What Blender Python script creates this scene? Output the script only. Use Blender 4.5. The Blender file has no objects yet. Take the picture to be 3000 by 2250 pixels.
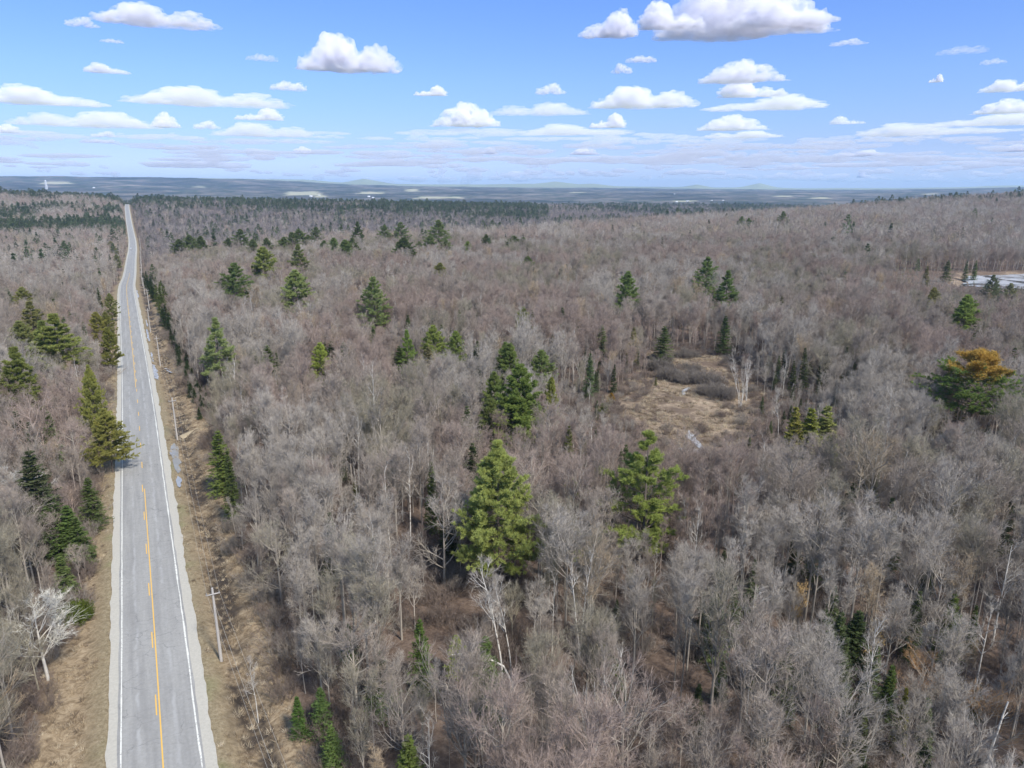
import bpy, math, random
import numpy as np
from mathutils import Vector, Matrix
random.seed(7); RS = np.random.RandomState(11)
scn = bpy.context.scene
R = math.radians
# ------------------------------------------------------------------ camera, light, exposure
CAM_Z, PITCH, F = 52.0, R(15.5), 711.0
cam_d = bpy.data.cameras.new('camera'); cam = bpy.data.objects.new('camera', cam_d)
scn.collection.objects.link(cam); scn.camera = cam
cam.location = (0, 0, CAM_Z); cam.rotation_euler = (R(90) - PITCH, 0, 0)
cam_d.sensor_width = 36; cam_d.lens = 36 * F / 1024; cam_d.clip_start = 0.5; cam_d.clip_end = 200000
HAZE = 5.8e-5
SUN_EL, SUN_AZ = R(48), R(140)          # azimuth clockwise from +Y
world = bpy.data.worlds.new("World"); scn.world = world; world.use_nodes = True
wt = world.node_tree; wn = wt.nodes; wn.clear()
sky = wn.new('ShaderNodeTexSky'); sky.sky_type = 'NISHITA'; sky.sun_disc = False
sky.sun_elevation = SUN_EL; sky.sun_rotation = SUN_AZ; sky.altitude = 200
sky.air_density = 1.0; sky.dust_density = 0.3; sky.ozone_density = 2.5
bg = wn.new('ShaderNodeBackground'); bg.inputs[1].default_value = 0.14
tint = wn.new('ShaderNodeMix'); tint.data_type = 'RGBA'; tint.blend_type = 'MULTIPLY'; tint.inputs[0].default_value = 1
wtc = wn.new('ShaderNodeTexCoord'); wsp = wn.new('ShaderNodeSeparateXYZ'); wrp = wn.new('ShaderNodeValToRGB')   # clearer, deeper air than the stock sky near the horizon
wt.links.new(wtc.outputs['Generated'], wsp.inputs[0]); wt.links.new(wsp.outputs[2], wrp.inputs[0]); wt.links.new(wrp.outputs[0], tint.inputs[7])
_e = wrp.color_ramp.elements
while len(_e) < 6: _e.new(.5)
for _i, (_p, _c) in enumerate([(0, (.34, .40, .70)), (.012, (.32, .385, .68)), (.047, (.285, .325, .54)), (.132, (.30, .365, .55)), (.223, (.285, .375, .61)), (.42, (.80, .80, .74))]): _e[_i].position = _p; _e[_i].color = (*_c, 1)
wo = wn.new('ShaderNodeOutputWorld')
wt.links.new(sky.outputs[0], tint.inputs[6]); wt.links.new(tint.outputs[2], bg.inputs[0]); wt.links.new(bg.outputs[0], wo.inputs[0])
sl = bpy.data.lights.new('sun', 'SUN'); sl.energy = 2.5; sl.angle = R(8); sl.color = (1, 0.955, 0.88)
so = bpy.data.objects.new('sun', sl); scn.collection.objects.link(so)
sdir = Vector((math.sin(SUN_AZ) * math.cos(SUN_EL), math.cos(SUN_AZ) * math.cos(SUN_EL), math.sin(SUN_EL)))
so.rotation_euler = sdir.to_track_quat('Z', 'Y').to_euler(); so.location = (0, -200, 400)
scn.view_settings.view_transform = 'Standard'; scn.view_settings.look = 'None'
scn.view_settings.exposure = 1.18; scn.view_settings.gamma = 1; scn.view_settings.use_curve_mapping = False
cy = scn.cycles
cy.max_bounces = 12; cy.diffuse_bounces = 2; cy.glossy_bounces = 2; cy.transmission_bounces = 2
cy.transparent_max_bounces = 12; cy.volume_bounces = 10; cy.use_denoising = True; cy.denoiser = 'OPENIMAGEDENOISE'; cy.denoising_input_passes = 'RGB_ALBEDO_NORMAL'; cy.denoising_prefilter = 'ACCURATE'
cy.volume_step_rate = 1.0; cy.volume_max_steps = 48
cy.caustics_reflective = cy.caustics_refractive = False

# ------------------------------------------------------------------ small helpers
K = 1024 / 2212.0                       # photo reading grid -> 1024 px
KS = 1024 / 3000.0
COL = scn.collection
def ray(px, py):
    a = (px - 512) / F; b = -(py - 384) / F
    return np.array([a, math.cos(PITCH) + b * math.sin(PITCH), -math.sin(PITCH) + b * math.cos(PITCH)])
def project(x, y, z):
    z = z - CAM_Z; c, s = math.cos(PITCH), math.sin(PITCH)
    d = y * c - z * s; up = y * s + z * c
    return 512 + F * x / d, 384 - F * up / d, d
def _h(ix, iy, seed):
    n = (ix.astype(np.int64) * 374761393 + iy.astype(np.int64) * 668265263 + seed * 974634777) & 0x7fffffff
    n = ((n ^ (n >> 13)) * 1274126177) & 0x7fffffff
    return ((n ^ (n >> 16)) & 0xffff) / 65535.0
def vnoise(x, y, seed=0):
    x = np.asarray(x, float); y = np.asarray(y, float)
    ix = np.floor(x); iy = np.floor(y); fx = x - ix; fy = y - iy
    fx = fx * fx * (3 - 2 * fx); fy = fy * fy * (3 - 2 * fy)
    a = _h(ix, iy, seed); b = _h(ix + 1, iy, seed); c = _h(ix, iy + 1, seed); d = _h(ix + 1, iy + 1, seed)
    return (a * (1 - fx) + b * fx) * (1 - fy) + (c * (1 - fx) + d * fx) * fy
def fbm(x, y, seed=0, o=4):
    s = 0; a = .5; t = 0
    for k in range(o):
        s = s + a * vnoise(x, y, seed + k * 17); t += a; a *= .5; x = x * 2.03; y = y * 2.03
    return s / t
def sstep(a, b, x):
    t = np.clip((x - a) / (b - a), 0, 1); return t * t * (3 - 2 * t)

# ------------------------------------------------------------------ terrain
RD = np.array([(-120,59,0),(-60,27.5,0),(0,-4.2,0),(53,-32,0),(70,-40.8,.3),(106,-59.8,.6),(146,-80.8,.7),(182,-99.9,.1),(213,-116.5,-.7),(276,-150.4,-1.5),
 (319,-173.5,-1.8),(358,-194.5,-2.7),(407,-220.8,-4.8),(451,-244,-7.4),(517,-277.5,-11.8),(563,-301.1,-13.6),(628,-334.4,-15.4),
 (728,-385.5,-17.3),(822,-432.5,-17.3),(967,-507.4,-17.6),(1133,-595.2,-15.6),(1312,-690.1,-6.9),(1439,-756.8,.9),(1575,-828.3,7),(1732,-909.8,10.7),
 (1850,-971,10.5),(2200,-1155,-4),(2600,-1365,-20)], float)
def smooth1(y, x, s):
    out = np.empty_like(y)
    for i in range(len(y)):
        w = np.exp(-((x - x[i]) / (s * (1 + abs(x[i]) / 500))) ** 2); out[i] = (w * y).sum() / w.sum()
    return out
RY = np.linspace(-120, 2600, 1361)
RX = smooth1(np.interp(RY, RD[:, 0], RD[:, 1] + .525 * RD[:, 0]), RY, 14) - .525 * RY
RZ = smooth1(np.interp(RY, RD[:, 0], RD[:, 2]), RY, 14)
CT = math.cos(math.atan(.525))
def road_lat(x, y): return (x - np.interp(y, RY, RX)) * CT
YR = [1, 200, 300, 400, 500, 600, 700, 850, 1000, 1300, 1500, 1700, 1850, 2200, 3000, 4200, 5500, 7500, 9000, 11500, 15000, 26000]
TAB = {
 -1.2:[0,0,-2,-5,-8,-10,-12,-14,-14,0,16,32,32,18,-10,10,60,120,150,110,160,60],
 -.70:[0,0,-2,-6,-11,-15,-18,-20,-19,-3,17,33,34,16,-20,-5,30,110,185,120,150,60],
 -.56:[0,0,-2,-6,-11,-15,-17,-18,-17,-8,4,17,18,5,-24,-8,25,100,178,110,140,60],
 -.50:[0,-1,-2,-5,-8,-12,-15,-18,-19,-9,1,10,11,0,-28,-10,20,92,172,110,130,60],
 -.40:[0,-1,-1,-2,-4,-7,-11,-18,-24,-16,-5,9,9,-3,-32,-15,12,80,165,105,120,60],
 -.20:[0,-1,-1,-1,-1,-1,-1,-14,-28,-27,-15,5,5,-10,-36,-28,-8,35,80,45,150,60],
 0.:[0,-1,-1,-1,-1,-1,1,-4,-26,-36,-32,-18,-10,-8,-36,-34,-20,12,42,20,82,60],
 .2:[0,-1,-1,0,0,1,3,7,1,-20,-30,-32,-31,-28,-34,-28,-10,8,18,20,72,40],
 .33:[0,-1,-1,0,0,2,4,7,8,-8,-22,-32,-34,-34,-36,-28,-12,2,8,10,22,20],
 .45:[0,-1,-1,-1,1,3,5,8,10,10,-4,-20,-30,-36,-38,-28,-10,2,6,5,10,10],
 .55:[0,-1,-1,-1,0,3,6,10,13,19,20,8,-6,-24,-36,-28,-8,4,14,10,34,10],
 .70:[0,-1,-1,-1,0,3,7,12,17,25,29,29,20,0,-25,-20,0,30,60,30,90,40],
 1.2:[0,-1,-1,-1,0,3,8,14,20,28,33,33,30,12,-15,-10,10,50,80,50,100,60]}
TK = sorted(TAB); NT, NY = 241, 360
tg = np.linspace(-1.2, 1.2, NT); lg = np.linspace(math.log(30), math.log(26000), NY)
_a = np.array([np.interp(lg, np.log(YR), TAB[k]) for k in TK])
Z0 = np.array([np.interp(tg, TK, _a[:, j]) for j in range(NY)]).T
def gs(a, s, ax):
    k = np.exp(-(np.arange(-4 * s, 4 * s + 1) / s) ** 2 / 2); k /= k.sum()
    pw = [(0, 0), (0, 0)]; pw[ax] = (4 * s, 4 * s)
    return np.apply_along_axis(lambda v: np.convolve(v, k, 'valid'), ax, np.pad(a, pw, 'edge'))
Z0 = gs(gs(Z0, 6, 0), 4, 1)
# far hills on the skyline (slope of the line of sight, photo row)
SKY = [(-.8,386),(-.68,385),(-.55,388),(-.47,388),(-.28,392),(-.23,398),(-.2,390),(-.16,401),(-.1,402),(-.03,402),(.03,400),(.06,396),(.09,401),(.11,400),(.15,407),(.22,409),(.25,402),(.28,410),(.31,407),(.335,399),(.36,408),(.4,411),(.44,409),(.5,410),(.56,410),(.62,407),(.66,404),(.72,403),(.9,406)]
sk_t = [a for a, b in SKY]; sk_y = [b for a, b in SKY]
def polar_z(t, Y):
    it = np.clip((np.clip(t, -1.2, 1.2) + 1.2) / 2.4 * (NT - 1), 0, NT - 1.001)
    iy = np.clip((np.log(np.maximum(Y, 30)) - lg[0]) / (lg[-1] - lg[0]) * (NY - 1), 0, NY - 1.001)
    i0 = it.astype(int); j0 = iy.astype(int); fi = it - i0; fj = iy - j0
    z = (Z0[i0, j0] * (1 - fi) + Z0[i0 + 1, j0] * fi) * (1 - fj) + (Z0[i0, j0 + 1] * (1 - fi) + Z0[i0 + 1, j0 + 1] * fi) * fj
    return z
def ground(x, y, detail=True):
    x = np.asarray(x, float); y = np.asarray(y, float)
    Y = np.where(y > 30, y, 30); r = np.hypot(x, y)
    t = np.where(y > 30, x / Y, np.clip(x / 30, -1.2, 1.2))
    z = polar_z(t, np.maximum(Y, np.abs(x) * .6))
    zs = CAM_Z - (np.interp(t, sk_t, sk_y) - 405.5) * K * 15000 / 711.0 + 8    # skyline at 15 km
    z = z + (zs - z) * np.exp(-((Y - 15000) / 1900.0) ** 2) * (y > 9000)
    z = z + sstep(2600, 6000, r) * (fbm(x / 420, y / 420, 5, 4) - .5) * np.interp(r, [2600, 9000, 15000], [8, 26, 14])
    z = z + sstep(4500, 7000, r) * (fbm(x / 1500 + 3, y / 900, 25, 3) - .5) * np.interp(r, [4500, 7500, 12500, 16000], [18, 80, 30, 8]) * np.interp(t, [-.35, -.15], [1, .45])
    z = z + sstep(2800, 4200, r) * (fbm(x / 60, y / 60, 9, 3) - .5) * 9
    for poly_, lv_, soft_ in FLAT:
        b0, b1 = poly_.min(0) - 14, poly_.max(0) + 14; w_ = (x > b0[0]) & (x < b1[0]) & (y > b0[1]) & (y < b1[1])
        if np.any(w_):
            k_ = np.zeros(z.shape); k_[w_] = 1 - sstep(0, soft_, pdist(x[w_], y[w_], [tuple(q_) for q_ in poly_])); z = z * (1 - k_) + lv_ * k_
    if detail: z = z + (fbm(x / 14, y / 14, 3, 3) - .5) * 1.2 * sstep(20, 60, r)
    lat = road_lat(x, y); al = np.abs(lat)
    zr = np.interp(y, RY, RZ)
    w = (1 - sstep(13, 60, al)) * (y < 2500)
    prof = -.12 - .35 * sstep(4.6, 7, al) - .9 * np.exp(-((lat - 8.3) / 1.5) ** 2) + .25 * sstep(10, 13, lat) - .3 * np.exp(-((lat + 8.) / 1.3) ** 2)
    prof = prof - (al < 4.4 + r * .004) * (.05 + r * .0005)
    rough = (fbm(x / 2.2, y / 2.2, 8, 2) - .5) * .35 * sstep(5.4, 6.5, al)
    return z * (1 - w) + (zr + prof + rough) * w
def at(px, py, h=0.0):
    """world point where the sight line through photo pixel meets the ground raised by h"""
    d = ray(px, py); s = np.concatenate([np.linspace(20, 400, 1500), np.geomspace(400, 16000, 2200)[1:]])
    X, Yy, Zz = d[0] * s, d[1] * s, CAM_Z + d[2] * s
    g = ground(X, Yy, False) + h
    i = np.argmax(Zz < g)
    if Zz[i] >= g[i]: i = len(s) - 1
    return float(X[i]), float(Yy[i])
FLAT = []
def inpoly(x, y, poly):
    x = np.asarray(x); y = np.asarray(y); c = np.zeros(x.shape, bool); n = len(poly)
    for i in range(n):
        x0, y0 = poly[i]; x1, y1 = poly[(i + 1) % n]
        if y0 == y1: continue
        c ^= ((y0 > y) != (y1 > y)) & (x < (x1 - x0) * (y - y0) / (y1 - y0) + x0)
    return c
def pdist(x, y, poly):
    """signed distance, negative inside"""
    x = np.asarray(x, float); y = np.asarray(y, float); d = np.full(x.shape, 1e9); n = len(poly)
    for i in range(n):
        ax, ay = poly[i]; bx, by = poly[(i + 1) % n]; vx, vy = bx - ax, by - ay
        h = np.clip(((x - ax) * vx + (y - ay) * vy) / (vx * vx + vy * vy + 1e-9), 0, 1)
        d = np.minimum(d, np.hypot(x - ax - h * vx, y - ay - h * vy))
    return np.where(inpoly(x, y, poly), -d, d)
def polyS(pts): return [at(a * KS, b * KS) for a, b in pts]
BOG = polyS([(1790,1175),(1870,1125),(1925,1105),(1905,1045),(1990,1035),(2120,1045),(2150,1100),(2200,1140),(2215,1185),(2170,1230),(2120,1290),(2090,1340),(1975,1345),(1950,1290),(1850,1240)])
POND = [at(2815*KS, 833*KS), at(2835*KS, 806*KS), at(2900*KS, 803*KS), at(3000*KS, 800*KS), at(3200*KS, 800*KS), at(3200*KS, 850*KS), at(2960*KS, 845*KS), at(2860*KS, 838*KS)]
PLV = float(np.mean([ground(a, b, False) for a, b in POND])); PLV = min(PLV, 0); BLV = float(np.mean([ground(a, b, False) for a, b in BOG]))
FLAT += [(np.array(POND), PLV - 1.4, 7.0), (np.array(BOG), BLV - .3, 10.0)]
print('bog', [(int(a), int(b)) for a, b in BOG]); print('pond', [(int(a), int(b)) for a, b in POND])

# ------------------------------------------------------------------ mesh + tagging helpers
def mk_mesh(name, blocks, mats, smooth=False):
    """blocks: list of (verts Nx3, faces MxK, material index)"""
    vs, loops, starts, tot, mi = [], [], [], [], []; off = 0; lo = 0
    for v, f, m in blocks:
        if len(f) == 0: continue
        v = np.asarray(v, np.float32); f = np.asarray(f, np.int64)
        vs.append(v); loops.append((f + off).ravel()); k = f.shape[1]; n = f.shape[0]
        starts.append(lo + np.arange(n) * k); tot.append(np.full(n, k)); mi.append(np.full(n, m)); off += len(v); lo += n * k
    vs = np.concatenate(vs); loops = np.concatenate(loops); starts = np.concatenate(starts); tot = np.concatenate(tot); mi = np.concatenate(mi)
    me = bpy.data.meshes.new(name)
    me.vertices.add(len(vs)); me.vertices.foreach_set('co', vs.ravel())
    me.loops.add(len(loops)); me.loops.foreach_set('vertex_index', loops.astype(np.int32))
    me.polygons.add(len(starts)); me.polygons.foreach_set('loop_start', starts.astype(np.int32)); me.polygons.foreach_set('loop_total', tot.astype(np.int32))
    me.polygons.foreach_set('material_index', mi.astype(np.int32))
    if smooth: me.polygons.foreach_set('use_smooth', np.ones(len(starts), bool))
    for m in mats: me.materials.append(m)
    me.update(calc_edges=True); return me
def link(name, me, parent=None, loc=None):
    o = bpy.data.objects.new(name, me); COL.objects.link(o)
    if parent is not None: o.parent = parent
    if loc is not None: o.location = loc
    return o
def tag(o, label=None, cat=None, group=None, kind=None):
    if label: o['label'] = label
    if cat: o['category'] = cat
    if group: o['group'] = group
    if kind: o['kind'] = kind
    return o
def struct(name, me): return tag(link(name, me), kind='structure')
def boxb(c, s, m=0, rz=0.0):
    x, y, z = s[0] / 2, s[1] / 2, s[2] / 2
    v = np.array([(-x,-y,-z),(x,-y,-z),(x,y,-z),(-x,y,-z),(-x,-y,z),(x,-y,z),(x,y,z),(-x,y,z)])
    ca, sa = math.cos(rz), math.sin(rz); v = v @ np.array([[ca, sa, 0], [-sa, ca, 0], [0, 0, 1]]) + np.array(c)
    return v, np.array([(0,3,2,1),(4,5,6,7),(0,1,5,4),(1,2,6,5),(2,3,7,6),(3,0,4,7)]), m
def tubes(P, Rr, n=4, m=0):
    """P (N,K,3) polylines, Rr (N,K) radii -> one block"""
    N, Kk, _ = P.shape
    T = np.gradient(P, axis=1); T /= np.linalg.norm(T, axis=2, keepdims=True) + 1e-9
    ref = np.where(np.abs(T[:, :, 2:3]) > .9, np.array([1., 0, 0]), np.array([0, 0, 1.]))
    A = np.cross(T, ref); A /= np.linalg.norm(A, axis=2, keepdims=True) + 1e-9; B = np.cross(T, A)
    an = np.arange(n) * 2 * np.pi / n
    V = P[:, :, None, :] + Rr[:, :, None, None] * (A[:, :, None, :] * np.cos(an)[None, None, :, None] + B[:, :, None, :] * np.sin(an)[None, None, :, None])
    idx = np.arange(N * Kk * n).reshape(N, Kk, n)
    a = idx[:, :-1, :]; b = idx[:, 1:, :]
    f = np.stack([a, np.roll(a, -1, 2), np.roll(b, -1, 2), b], -1).reshape(-1, 4)
    return V.reshape(-1, 3), f, m
def spikes(p, d, w, m=0):
    """thin triangles from p along d (length in d), base width w"""
    r = RS.normal(size=d.shape); s = np.cross(d, r); s /= np.linalg.norm(s, axis=1, keepdims=True) + 1e-9
    w = np.asarray(w).reshape(-1, 1) if np.ndim(w) else w
    V = np.stack([p - s * w / 2, p + s * w / 2, p + d], 1).reshape(-1, 3)
    return V, np.arange(len(V)).reshape(-1, 3), m

# ------------------------------------------------------------------ materials
def mat(name):
    m = bpy.data.materials.new(name); m.use_nodes = True; nt = m.node_tree; b = nt.nodes['Principled BSDF']
    b.inputs['Roughness'].default_value = .85; b.inputs['Specular IOR Level'].default_value = .15
    return m, nt, b
def nd(nt, ty, **kw):
    n = nt.nodes.new(ty)
    for k, v in kw.items():
        if k.startswith('i_'): n.inputs[int(k[2:])].default_value = v
        else: setattr(n, k, v)
    return n
def mixc(nt, fac, a, b, blend='MIX'):
    n = nt.nodes.new('ShaderNodeMix'); n.data_type = 'RGBA'; n.blend_type = blend
    for s, v in ((0, fac), (6, a), (7, b)):
        if hasattr(v, 'node'): nt.links.new(v, n.inputs[s])
        elif s: n.inputs[s].default_value = (*v, 1) if len(v) == 3 else v
        else: n.inputs[0].default_value = v
    return n.outputs[2]
def ramp(nt, fac, stops):
    n = nt.nodes.new('ShaderNodeValToRGB'); nt.links.new(fac, n.inputs[0]); e = n.color_ramp.elements
    while len(e) < len(stops): e.new(.5)
    for i, (p, c) in enumerate(stops): e[i].position = p; e[i].color = (*c, 1) if not isinstance(c, (int, float)) else (c, c, c, 1)
    return n.outputs[0]
def noise(nt, scale, detail=3, vec=None, rough=.55, dist=0):
    n = nd(nt, 'ShaderNodeTexNoise'); n.inputs['Scale'].default_value = scale; n.inputs['Detail'].default_value = detail
    n.inputs['Roughness'].default_value = rough; n.inputs['Distortion'].default_value = dist
    if vec is not None: nt.links.new(vec, n.inputs['Vector'])
    return n.outputs[0]
def geopos(nt): return nt.nodes.new('ShaderNodeNewGeometry').outputs['Position']
def attr(nt, name, out='Fac'):
    n = nt.nodes.new('ShaderNodeAttribute'); n.attribute_name = name; return n.outputs[out]
def math_(nt, op, a, b=None, clamp=False):
    n = nt.nodes.new('ShaderNodeMath'); n.operation = op; n.use_clamp = clamp
    for i, v in enumerate((a, b)):
        if v is None: continue
        if hasattr(v, 'node'): nt.links.new(v, n.inputs[i])
        else: n.inputs[i].default_value = v
    return n.outputs[0]
def plain(name, c, rough=.8, spec=.2, var=.12, scale=3):
    m, nt, b = mat(name)
    n = noise(nt, scale, 3, geopos(nt))
    b.inputs['Roughness'].default_value = rough; b.inputs['Specular IOR Level'].default_value = spec
    nt.links.new(mixc(nt, n, tuple(x * (1 - var) for x in c), tuple(min(1, x * (1 + var)) for x in c)), b.inputs['Base Color'])
    return m
def tinted(name, var=.25, patch=True, trans=0.0, lift=1.0):
    """colour comes from the object; varies by individual and by patch of ground"""
    m, nt, b = mat(name); oi = nt.nodes.new('ShaderNodeObjectInfo'); P = geopos(nt)
    ia = nt.nodes.new('ShaderNodeAttribute'); ia.attribute_type = 'INSTANCER'; ia.attribute_name = 'tone'
    c = mixc(nt, ia.outputs['Alpha'], oi.outputs['Color'], ia.outputs['Color'])
    if lift != 1: c = mixc(nt, ia.outputs['Alpha'], c, mixc(nt, 1.0, c, (lift, lift, lift), 'MULTIPLY'))
    r = ramp(nt, oi.outputs['Random'], [(0, 1 - var), (1, 1 + var)])
    c = mixc(nt, 1.0, c, r, 'MULTIPLY')
    if patch: c = mixc(nt, 1.0, c, ramp(nt, noise(nt, .9, 2, P), [(.3, (.8, .8, .82)), (.7, (1.2, 1.18, 1.1))]), 'MULTIPLY')
    nt.links.new(c, b.inputs['Base Color'])
    if trans:
        tr = nt.nodes.new('ShaderNodeBsdfTranslucent'); nt.links.new(c, tr.inputs[0]); ms = nt.nodes.new('ShaderNodeMixShader'); ms.inputs[0].default_value = trans
        nt.links.new(b.outputs[0], ms.inputs[1]); nt.links.new(tr.outputs[0], ms.inputs[2]); nt.links.new(ms.outputs[0], nt.nodes['Material Output'].inputs[0])
    return m
M_TWIG = tinted('twig_bark', .18)
M_BARK = tinted('trunk_bark', .15, lift=1.15)
M_NEEDLE = tinted('needles', .18, True, .38)
def birch_mat():
    m, nt, b = mat('birch_bark'); n = noise(nt, 2.2, 4, geopos(nt), .7)
    nt.links.new(ramp(nt, n, [(.36, (.16, .13, .11)), (.46, (.60, .56, .50)), (1, (.78, .75, .70))]), b.inputs['Base Color']); return m
M_BIRCH = birch_mat()

# ------------------------------------------------------------------ tree builders (each returns trunk blocks, crown blocks)
UP = np.array([0, 0, 1.])
def norm(v): return v / (np.linalg.norm(v, axis=-1, keepdims=True) + 1e-9)
def kids(P, L, Rr, m, t0, t1, ang, lf, k=3, up=.15, wig=.12, rs=.6):
    """m children on every parent polyline; returns points, lengths, base radii"""
    N, Kp, _ = P.shape
    t = RS.uniform(t0, t1, (N, m)); fi = t * (Kp - 1); i = np.minimum(fi.astype(int), Kp - 2); f = (fi - i)[..., None]
    ar = np.arange(N)[:, None]
    p = P[ar, i] * (1 - f) + P[ar, i + 1] * f; d = norm(P[ar, i + 1] - P[ar, i])
    rnd = norm(RS.normal(size=(N, m, 3))); perp = norm(np.cross(d, rnd))
    a = np.radians(ang[0] + RS.normal(size=(N, m, 1)) * ang[1])
    dd = norm(d * np.cos(a) + perp * np.sin(a))
    ln = L[:, None] * (lf[0] + (lf[1] - lf[0]) * t) * RS.uniform(.7, 1.25, (N, m))
    r = Rr[:, None] * rs * (1 - .55 * t)
    return stretch(p.reshape(-1, 3), dd.reshape(-1, 3), ln.ravel(), k, up, wig) + (ln.ravel(), r.ravel())
def stretch(p, d, ln, k, up, wig):
    pts = [p]
    for j in range(k):
        d = norm(d + UP * up + RS.normal(size=d.shape) * wig); p = p + d * (ln / k)[:, None]; pts.append(p)
    return (np.stack(pts, 1),)
def taper(r, k, e=.3): return r[:, None] * np.linspace(1, e, k + 1)[None, :]
def trunk_line(H, lean=(0, 0), wig=.05, k=9):
    z = np.linspace(0, H, k); t = z / H
    x = lean[0] * t ** 1.6 + np.cumsum(RS.normal(size=k)) * wig * H / 30; y = lean[1] * t ** 1.6 + np.cumsum(RS.normal(size=k)) * wig * H / 30
    x -= x[0]; y -= y[0]
    return np.stack([x, y, z], 1)[None]
def bare(H=14., r=.16, first=.3, limbs=15, ang=42, lf=(.52, .22), sub=7, ter=6, tw=6, twl=.6, tww=.017, up=.16, lean=(0, 0), stems=None, bm=0, tm=1):
    """leafless broadleaf: trunk + limbs (part 1), branches and twigs (part 2)"""
    T = stems if stems is not None else trunk_line(H, lean)
    N = len(T); L = np.full(N, H); Rr = np.full(N, r) * (np.linspace(1, .8, N))
    tb = [tubes(T, Rr[:, None] * np.linspace(1, .16, T.shape[1])[None] ** .9, 6, bm)]
    P1, L1, R1 = kids(T, L, Rr, limbs, first, .97, (ang, 9), lf, 5, up, .11, .55)
    tb.append(tubes(P1, taper(R1, 5, .35), 4, bm))
    P2, L2, R2 = kids(P1, L1, R1, sub, .25, 1., (36, 10), (.55, .3), 3, up * .7, .13, .6)
    P3, L3, R3 = kids(P2, L2, R2, ter, .2, 1., (34, 12), (.6, .42), 2, up * .6, .15, .6)
    tb.append(tubes(P2, taper(np.maximum(R2, .014), 3, .45), 3, bm))
    cr = [tubes(P3, taper(np.maximum(R3, .009), 2, .6), 3, tm)]
    n = len(P3); t = RS.uniform(.1, 1, (n, tw)); i = np.minimum((t * 2).astype(int), 1); f = (t * 2 - i)[..., None]; ar = np.arange(n)[:, None]
    p = (P3[ar, i] * (1 - f) + P3[ar, i + 1] * f).reshape(-1, 3); d = np.repeat(norm(P3[:, -1] - P3[:, 0]), tw, 0)
    d = norm(d + RS.normal(size=d.shape) * .45 + UP * up) * (twl * RS.uniform(.6, 1.4, (len(d), 1)))
    cr.append(spikes(p, d, tww, tm))
    return tb, cr
def bare_lod(H=14., r=.16, first=.3, w=.10, n=260, cw=2.8, bm=0, tm=1):
    T = trunk_line(H)
    tb = [tubes(T, np.full((1, 1), r) * np.linspace(1, .2, T.shape[1])[None], 4, bm)]
    P1, L1, R1 = kids(T, np.full(1, H), np.full(1, r), 11, first, .95, (40, 9), (.5, .22), 3, .15, .1, .5)
    tb.append(tubes(P1, taper(R1, 3, .4), 3, bm))
    q = P1.reshape(-1, 3); q = q[RS.randint(0, len(q), n)] + RS.normal(size=(n, 3)) * .45
    d = norm(RS.normal(size=(n, 3)) * .5 + (q - np.array([0, 0, H * .45])) * np.array([.25, .25, .1]) + UP * .7) * RS.uniform(.9, 2.0, (n, 1))
    return tb, [spikes(q, d, w, tm)]
def pine(H=22., W=12., base=.25, whorls=20, per=5, subs=9, tufts=4, blades=9, bl=.42, bw=.085, droop=0., shape=1.0, hole=.12, flat=.25, side=None):
    T = trunk_line(H, wig=.02); r = H * .011
    tb = [tubes(T, np.full((1, 1), r) * np.linspace(1, .12, T.shape[1])[None], 6, 0)]
    zt, dirs, Ls = [], [], []
    for w_ in range(whorls):
        f = (w_ + RS.uniform(-.3, .3)) / whorls; f = min(max(f, 0), .985); a0 = RS.uniform(0, 6.28)
        prof = (1 - f ** (1.12 * shape)) * (.72 + .28 * min(1, f * 6)) * W / 2
        for j in range(per):
            if RS.rand() < hole and f < .9: continue
            a = a0 + j * 6.283 / per + RS.normal() * .25; l = max(.5, prof * RS.uniform(.62, 1.15))
            if side is not None: l *= 1 + side[2] * math.cos(a - side[0]) * (f < side[1])
            el = R(-5 + 50 * f ** 2.2) + R(RS.normal() * 7) - droop
            zt.append(base * H + f * H * (1 - base) * .98); dirs.append((math.cos(a) * math.cos(el), math.sin(a) * math.cos(el), math.sin(el))); Ls.append(l)
    zt = np.array(zt); D = np.array(dirs); Ls = np.array(Ls)
    p0 = np.stack([np.interp(zt, T[0, :, 2], T[0, :, 0]), np.interp(zt, T[0, :, 2], T[0, :, 1]), zt], 1)
    P1, = stretch(p0, D, Ls, 5, .09, .06); R1 = np.maximum(Ls * .011, .02)
    lb = [tubes(P1, taper(R1, 5, .35), 3, 0)]
    P2, L2, R2 = kids(P1, Ls, R1, subs, .25, 1.0, (48, 10), (.42, .2), 3, .06, .08, .5)
    P2[:, :, 2] = P2[:, 0:1, 2] + (P2[:, :, 2] - P2[:, 0:1, 2]) * flat * 1.6 + (np.arange(4) * .05)[None]     # flattened sprays
    allp = np.concatenate([P2, P1[:, [2, 3, 4, 5]]], 0); n = len(allp)
    t = RS.uniform(.15, 1, (n, tufts)) * 3; i = np.minimum(t.astype(int), 2); f = (t - i)[..., None]; ar = np.arange(n)[:, None]
    c = (allp[ar, i] * (1 - f) + allp[ar, i + 1] * f).reshape(-1, 3); td = np.repeat(norm(allp[:, -1] - allp[:, 0]), tufts, 0)
    c = np.repeat(c, blades, 0) + RS.normal(size=(len(c) * blades, 3)) * .07; td = np.repeat(td, blades, 0)
    d = norm(td * .6 + RS.normal(size=td.shape) * .6 + UP * .45) * (bl * RS.uniform(.6, 1.3, (len(td), 1)))
    return tb + lb, [spikes(c, d, bw, 1)]
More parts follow.
